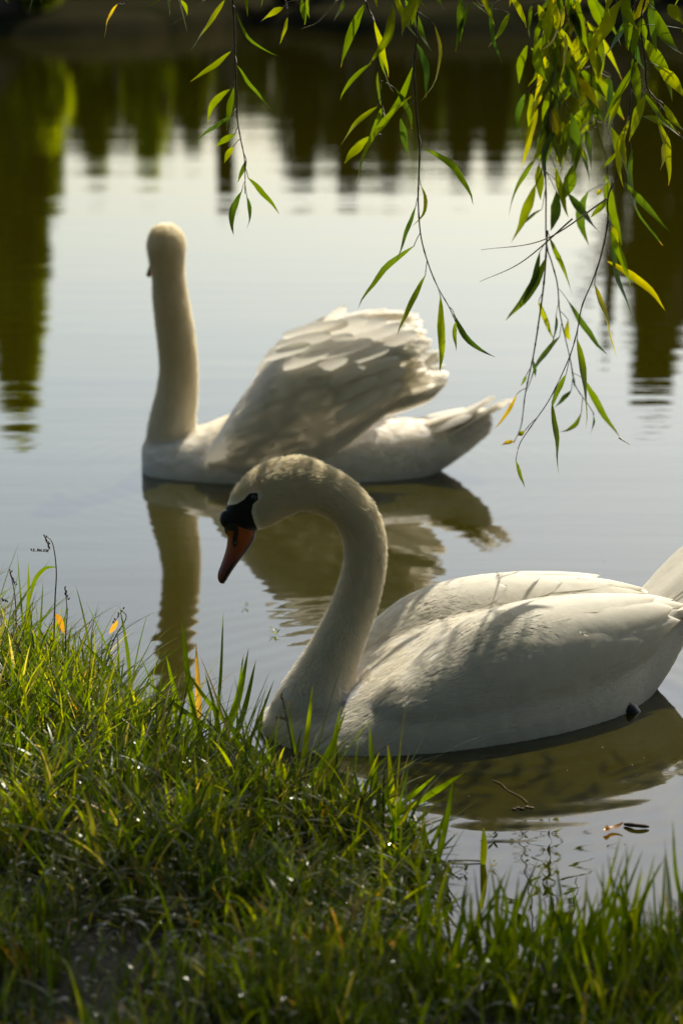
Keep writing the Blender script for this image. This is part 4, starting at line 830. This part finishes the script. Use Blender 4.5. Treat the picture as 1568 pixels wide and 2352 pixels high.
for q in [(960, 0, 925, 190, 10), (1020, 30, 920, 230, 11), (960, 150, 875, 290, 9), (1010, 140, 1000, 330, 12), (1050, 230, 1000, 420, 12), (930, 230, 870, 540, 9), (925, 400, 875, 530, 9), (915, 230, 855, 400, 7), (860, 420, 800, 665, 4), (1080, 30, 1110, 250, 12), (1130, 120, 1050, 390, 12), (1280, 0, 1120, 290, 13), (1160, 0, 1285, 210, 9), (1125, 100, 1290, 370, 12), (1160, 320, 1300, 550, 13), (1360, 280, 1180, 600, 8), (1370, 170, 1520, 465, 14), (1440, 50, 1568, 250, 14), (1460, 310, 1580, 450, 13), (1480, 480, 1568, 600, 8), (1450, 550, 1500, 855, 10), (1390, 440, 1320, 650, 12), (1385, 420, 1568, 640, 7), (1320, 550, 1290, 860, 9), (1270, 690, 1160, 800, 7), (1330, 690, 1475, 1129, 15), (1300, 840, 1510, 1065, 8), (1215, 800, 1290, 1129, 12), (1145, 480, 1030, 690, 11), (1140, 570, 1060, 650, 10), (1090, 600, 1070, 830, 11), (1060, 760, 1010, 920, 14), (1000, 430, 890, 700, 15), (900, 500, 830, 770, 9), (890, 730, 765, 1000, 9), (890, 850, 780, 1120, 11), (960, 600, 1005, 770, 11), (1015, 560, 990, 760, 11), (905, 760, 915, 920, 10), (980, 770, 1040, 1000, 8), (1040, 890, 1185, 1070, 10), (1130, 880, 1135, 1129, 11), (1215, 920, 1140, 1000, 9), (920, 960, 790, 1100, 5), (1190, 870, 1170, 900, 6), (1300, 100, 1180, 280, 10), (1040, 100, 1010, 230, 8), (1150, 120, 1210, 260, 8), (985, 880, 960, 1060, 13), (1240, 1040, 1270, 1120, 8), (950, 420, 940, 620, 12), (970, 260, 950, 430, 10), (1060, 20, 1030, 90, 10), (1500, 20, 1568, 110, 12), (1420, -20, 1445, 240, 10), (1380, 80, 1400, 190, 8), (1180, 180, 1200, 330, 7), (1230, 1060, 1330, 1320, 10), (1075, 560, 1120, 740, 9), (930, 640, 905, 800, 10)]:
    LEAVES.append((c2(q[0], q[1]), c2(q[2], q[3]), q[4]*1.15))
for k in range(95):
    x = RND.choice([RND.gauss(1285, 28), RND.gauss(1300, 45), RND.gauss(1480, 50), RND.gauss(1400, 60), RND.gauss(900, 60)]) if k > 50 else RND.gauss(1300, 40); y = RND.uniform(-40, 330); a = RND.gauss(.0, .35); L = RND.uniform(70, 125)
    LEAVES.append(((x, y), (x+math.sin(a)*L, y+math.cos(a)*L), RND.uniform(9, 13)))
SP_ = []
for (lab, Yd, pts) in STEMS:
    SP_.append(catmull(pts, 80))
parts = [MB() for _ in STEMS]; stemparts = [MB() for _ in STEMS]
for (lab, Yd, pts), sp, sm, lm in zip(STEMS, SP_, stemparts, parts):
    P = np.array([at(x, y, Yd+.02*math.sin(i*.11)) for i, (x, y) in enumerate(sp)])
    r = np.linspace(.0021, .0008, 80)*(1+.35*(np.arange(80) % 7 == 0)); 
    if pts[0][1] < 0:                    # carry the twig on up to the limbs
        top = P[0]; up = catmull([top+[RND.uniform(-.2, .2), RND.uniform(-.1, .25), 1.35], top+[RND.uniform(-.1, .1), .05, .7], top+[0, 0, .3], P[0]], 30)[:-1]
        P = np.vstack([up, P]); r = np.concatenate([np.linspace(.005, .0021, len(up)), r])
        for k in range(46):
            t = RND.random(); b = up[int(t*(len(up)-1))]; d = unit(np.array([RND.gauss(0, 1), RND.gauss(0, 1), -1.2])); L = RND.uniform(.07, .12)
            if b[2] + d[2]*L > 1.36: willow_leaf(lm, b, b+d*L, RND.uniform(.006, .010), RND.uniform(.2, .7), RND.uniform(-.08, .08), 0)
    tube(sm, P, r, 7)
for lf in LEAVES:
    (bx_, by_), (tx_, ty_), hw = lf[:3]; bow = lf[3] if len(lf) > 3 else RND.uniform(-.06, .06)
    best = min(range(len(STEMS)), key=lambda k: np.min(np.hypot(SP_[k][:, 0]-bx_, SP_[k][:, 1]-by_))); Yd = STEMS[best][1]
    j = np.argmin(np.hypot(SP_[best][:, 0]-bx_, SP_[best][:, 1]-by_)); j = max(0, j-3)
    blur = hw >= 12 and by_ < 120 and RND.random() < .4
    dY = RND.uniform(-.05, .05) - (.45 if blur else 0)
    b = at(bx_, by_, Yd+dY); e = at(tx_, ty_, Yd+dY+RND.uniform(-.03, .03)); big = hw*.94*Yd/FPX
    tone = min(.84, max(.02, RND.gauss(.42, .24))); 
    if (bx_, by_) in ((1186, 905), (1180, 1014), (270, 10)): tone = .95
    willow_leaf(parts[best], b, e, big, tone, bow, 1 if RND.random() < .35 else 0)
    s0 = at(SP_[best][j][0], SP_[best][j][1], Yd)
    if np.linalg.norm(s0-b) < .09 and not blur: tube(stemparts[best], catmull([s0, (s0+b)/2+[0, 0, .002], b], 5), [.0008]*5, 5)
for (lab, Yd, pts), sm, lm in zip(STEMS, stemparts, parts):
    o = sm.build('hanging_twig', M_TWIG, will); o['label'] = lab
    c = lm.build('leaves', M_WLEAF, None); c.parent = o
# pale dry bare shoots
for a in (((1394, 455), (1250, 550), (1104, 574)), ((1314, 502), (1200, 600), (1101, 647)), ((470, 0), (430, 35), (393, 57)), ((775, 0), (730, 50), (692, 66)), ((1485, 205), (1540, 270), (1600, 330)), ((1420, 1005), (1430, 1012), (1447, 1022))):
    m = MB(); P = catmull([at(x, y, 4.55) for x, y in a], 16); tube(m, P, np.linspace(.0020, .0004, 16), 6); m.build('bare_shoot', M_PALE, will)
# curtain and crown overhead (above the picture): shades the near bank
m = MB()
def strand_leaves(x, y, z1, z0, n, sc=1.0):
    for k in range(n):
        z = z0+(z1-z0)*RND.random(); b = np.array([x+RND.gauss(0, .03), y+RND.gauss(0, .03), z]); d = unit(np.array([RND.gauss(0, 1), RND.gauss(0, 1), -1.4])); L = RND.uniform(.07, .12)*sc
        C_.append(b); D_.append(d*L); W_.append(RND.uniform(.006, .009)*sc)
C_, D_, W_ = [], [], []
for k in range(760):
    x = RND.uniform(-2.2, 2.4); y = RND.uniform(3.8, 4.6 if x < .45 else 4.85 if x > 1.25 else 5.15); z0 = 1.30+RND.random()**2*.5; 
    if RND.random() < .16+.22*(math.sin(x*7.3)+math.sin(x*3.1+1) > .9): continue
    strand_leaves(x, y, z0+RND.uniform(.8, 1.7), z0, 46)
for k in range(620):
    x = RND.gauss(.9, 2.2); y = RND.uniform(-2.5, 4.2); z0 = 2.0+RND.random()*1.2-(abs(x-.9) > 2.5)*1.0
    strand_leaves(x, y, z0+RND.uniform(1, 2.2), z0, 26, 1.5)
for k in range(900):
    z0 = RND.uniform(2.9, 5.0); y = RND.uniform(1.0, 2.9+.88*(z0-.3)); x = RND.gauss(.6, 2.4)
    strand_leaves(x, y, z0+.9, z0, 24, 2.2)
C_, D_, W_ = map(np.array, (C_, D_, W_)); n = len(C_); B = unit(np.cross(D_, rng.normal(size=(n, 3))))*W_[:, None]
V = np.stack([C_, C_+D_*.45+B, C_+D_, C_+D_*.45-B], 1); a = np.zeros((n, 4, 4)); a[..., 0] = rng.uniform(.2, .8, n)[:, None]
m.add(V, np.arange(n*4).reshape(n, 4), a.reshape(-1, 4)); m.build('crown', M_WLEAF, will)

# unseen trees added behind and beside the viewer to block sky light
for i, (x, y, hgt, lab) in enumerate([(-7, -7, 10, 'broad sky-blocking tree added far behind the viewer on the left'), (0, -11, 12, 'tallest sky-blocking tree added straight behind the viewer'), (7, -8, 10, 'broad sky-blocking tree added behind the viewer on the right'), (-11, 1, 9, 'sky-blocking tree added well to the left of the viewer'), (11, 0, 9, 'sky-blocking tree added well to the right of the viewer')]):
    root = empty('sky_block_tree', (x, y, .1)); tag(root, lab, 'tree', 'unseen trees added to block sky light')
    m = MB(); P = catmull([(x, y, -.1), (x+.1, y, hgt*.3), (x-.1, y+.1, hgt*.8)], 12); tube(m, P, np.linspace(.3, .06, 12), 12); m.build('trunk', M_BARK, root)
    m = MB(); K = 60
    for k in range(K):
        th = RND.uniform(0, 6.28); q = RND.random()**.5; zz = RND.uniform(.12, 1); rr = hgt*.48*q*math.sqrt(max(.05, 1-((zz-.45)/.6)**2)); c = np.array([x+math.cos(th)*rr, y+math.sin(th)*rr, zz*hgt])
        p = unit(rng.normal(size=(170, 3)))*(rng.random((170, 1))**.4)*RND.uniform(.8, 1.5)+c
        leaf_cloud(m, p, .34, .11, np.clip(.4+rng.normal(size=170)*.1, 0, 1))
    m.build('crown', M_FLEAF, root)
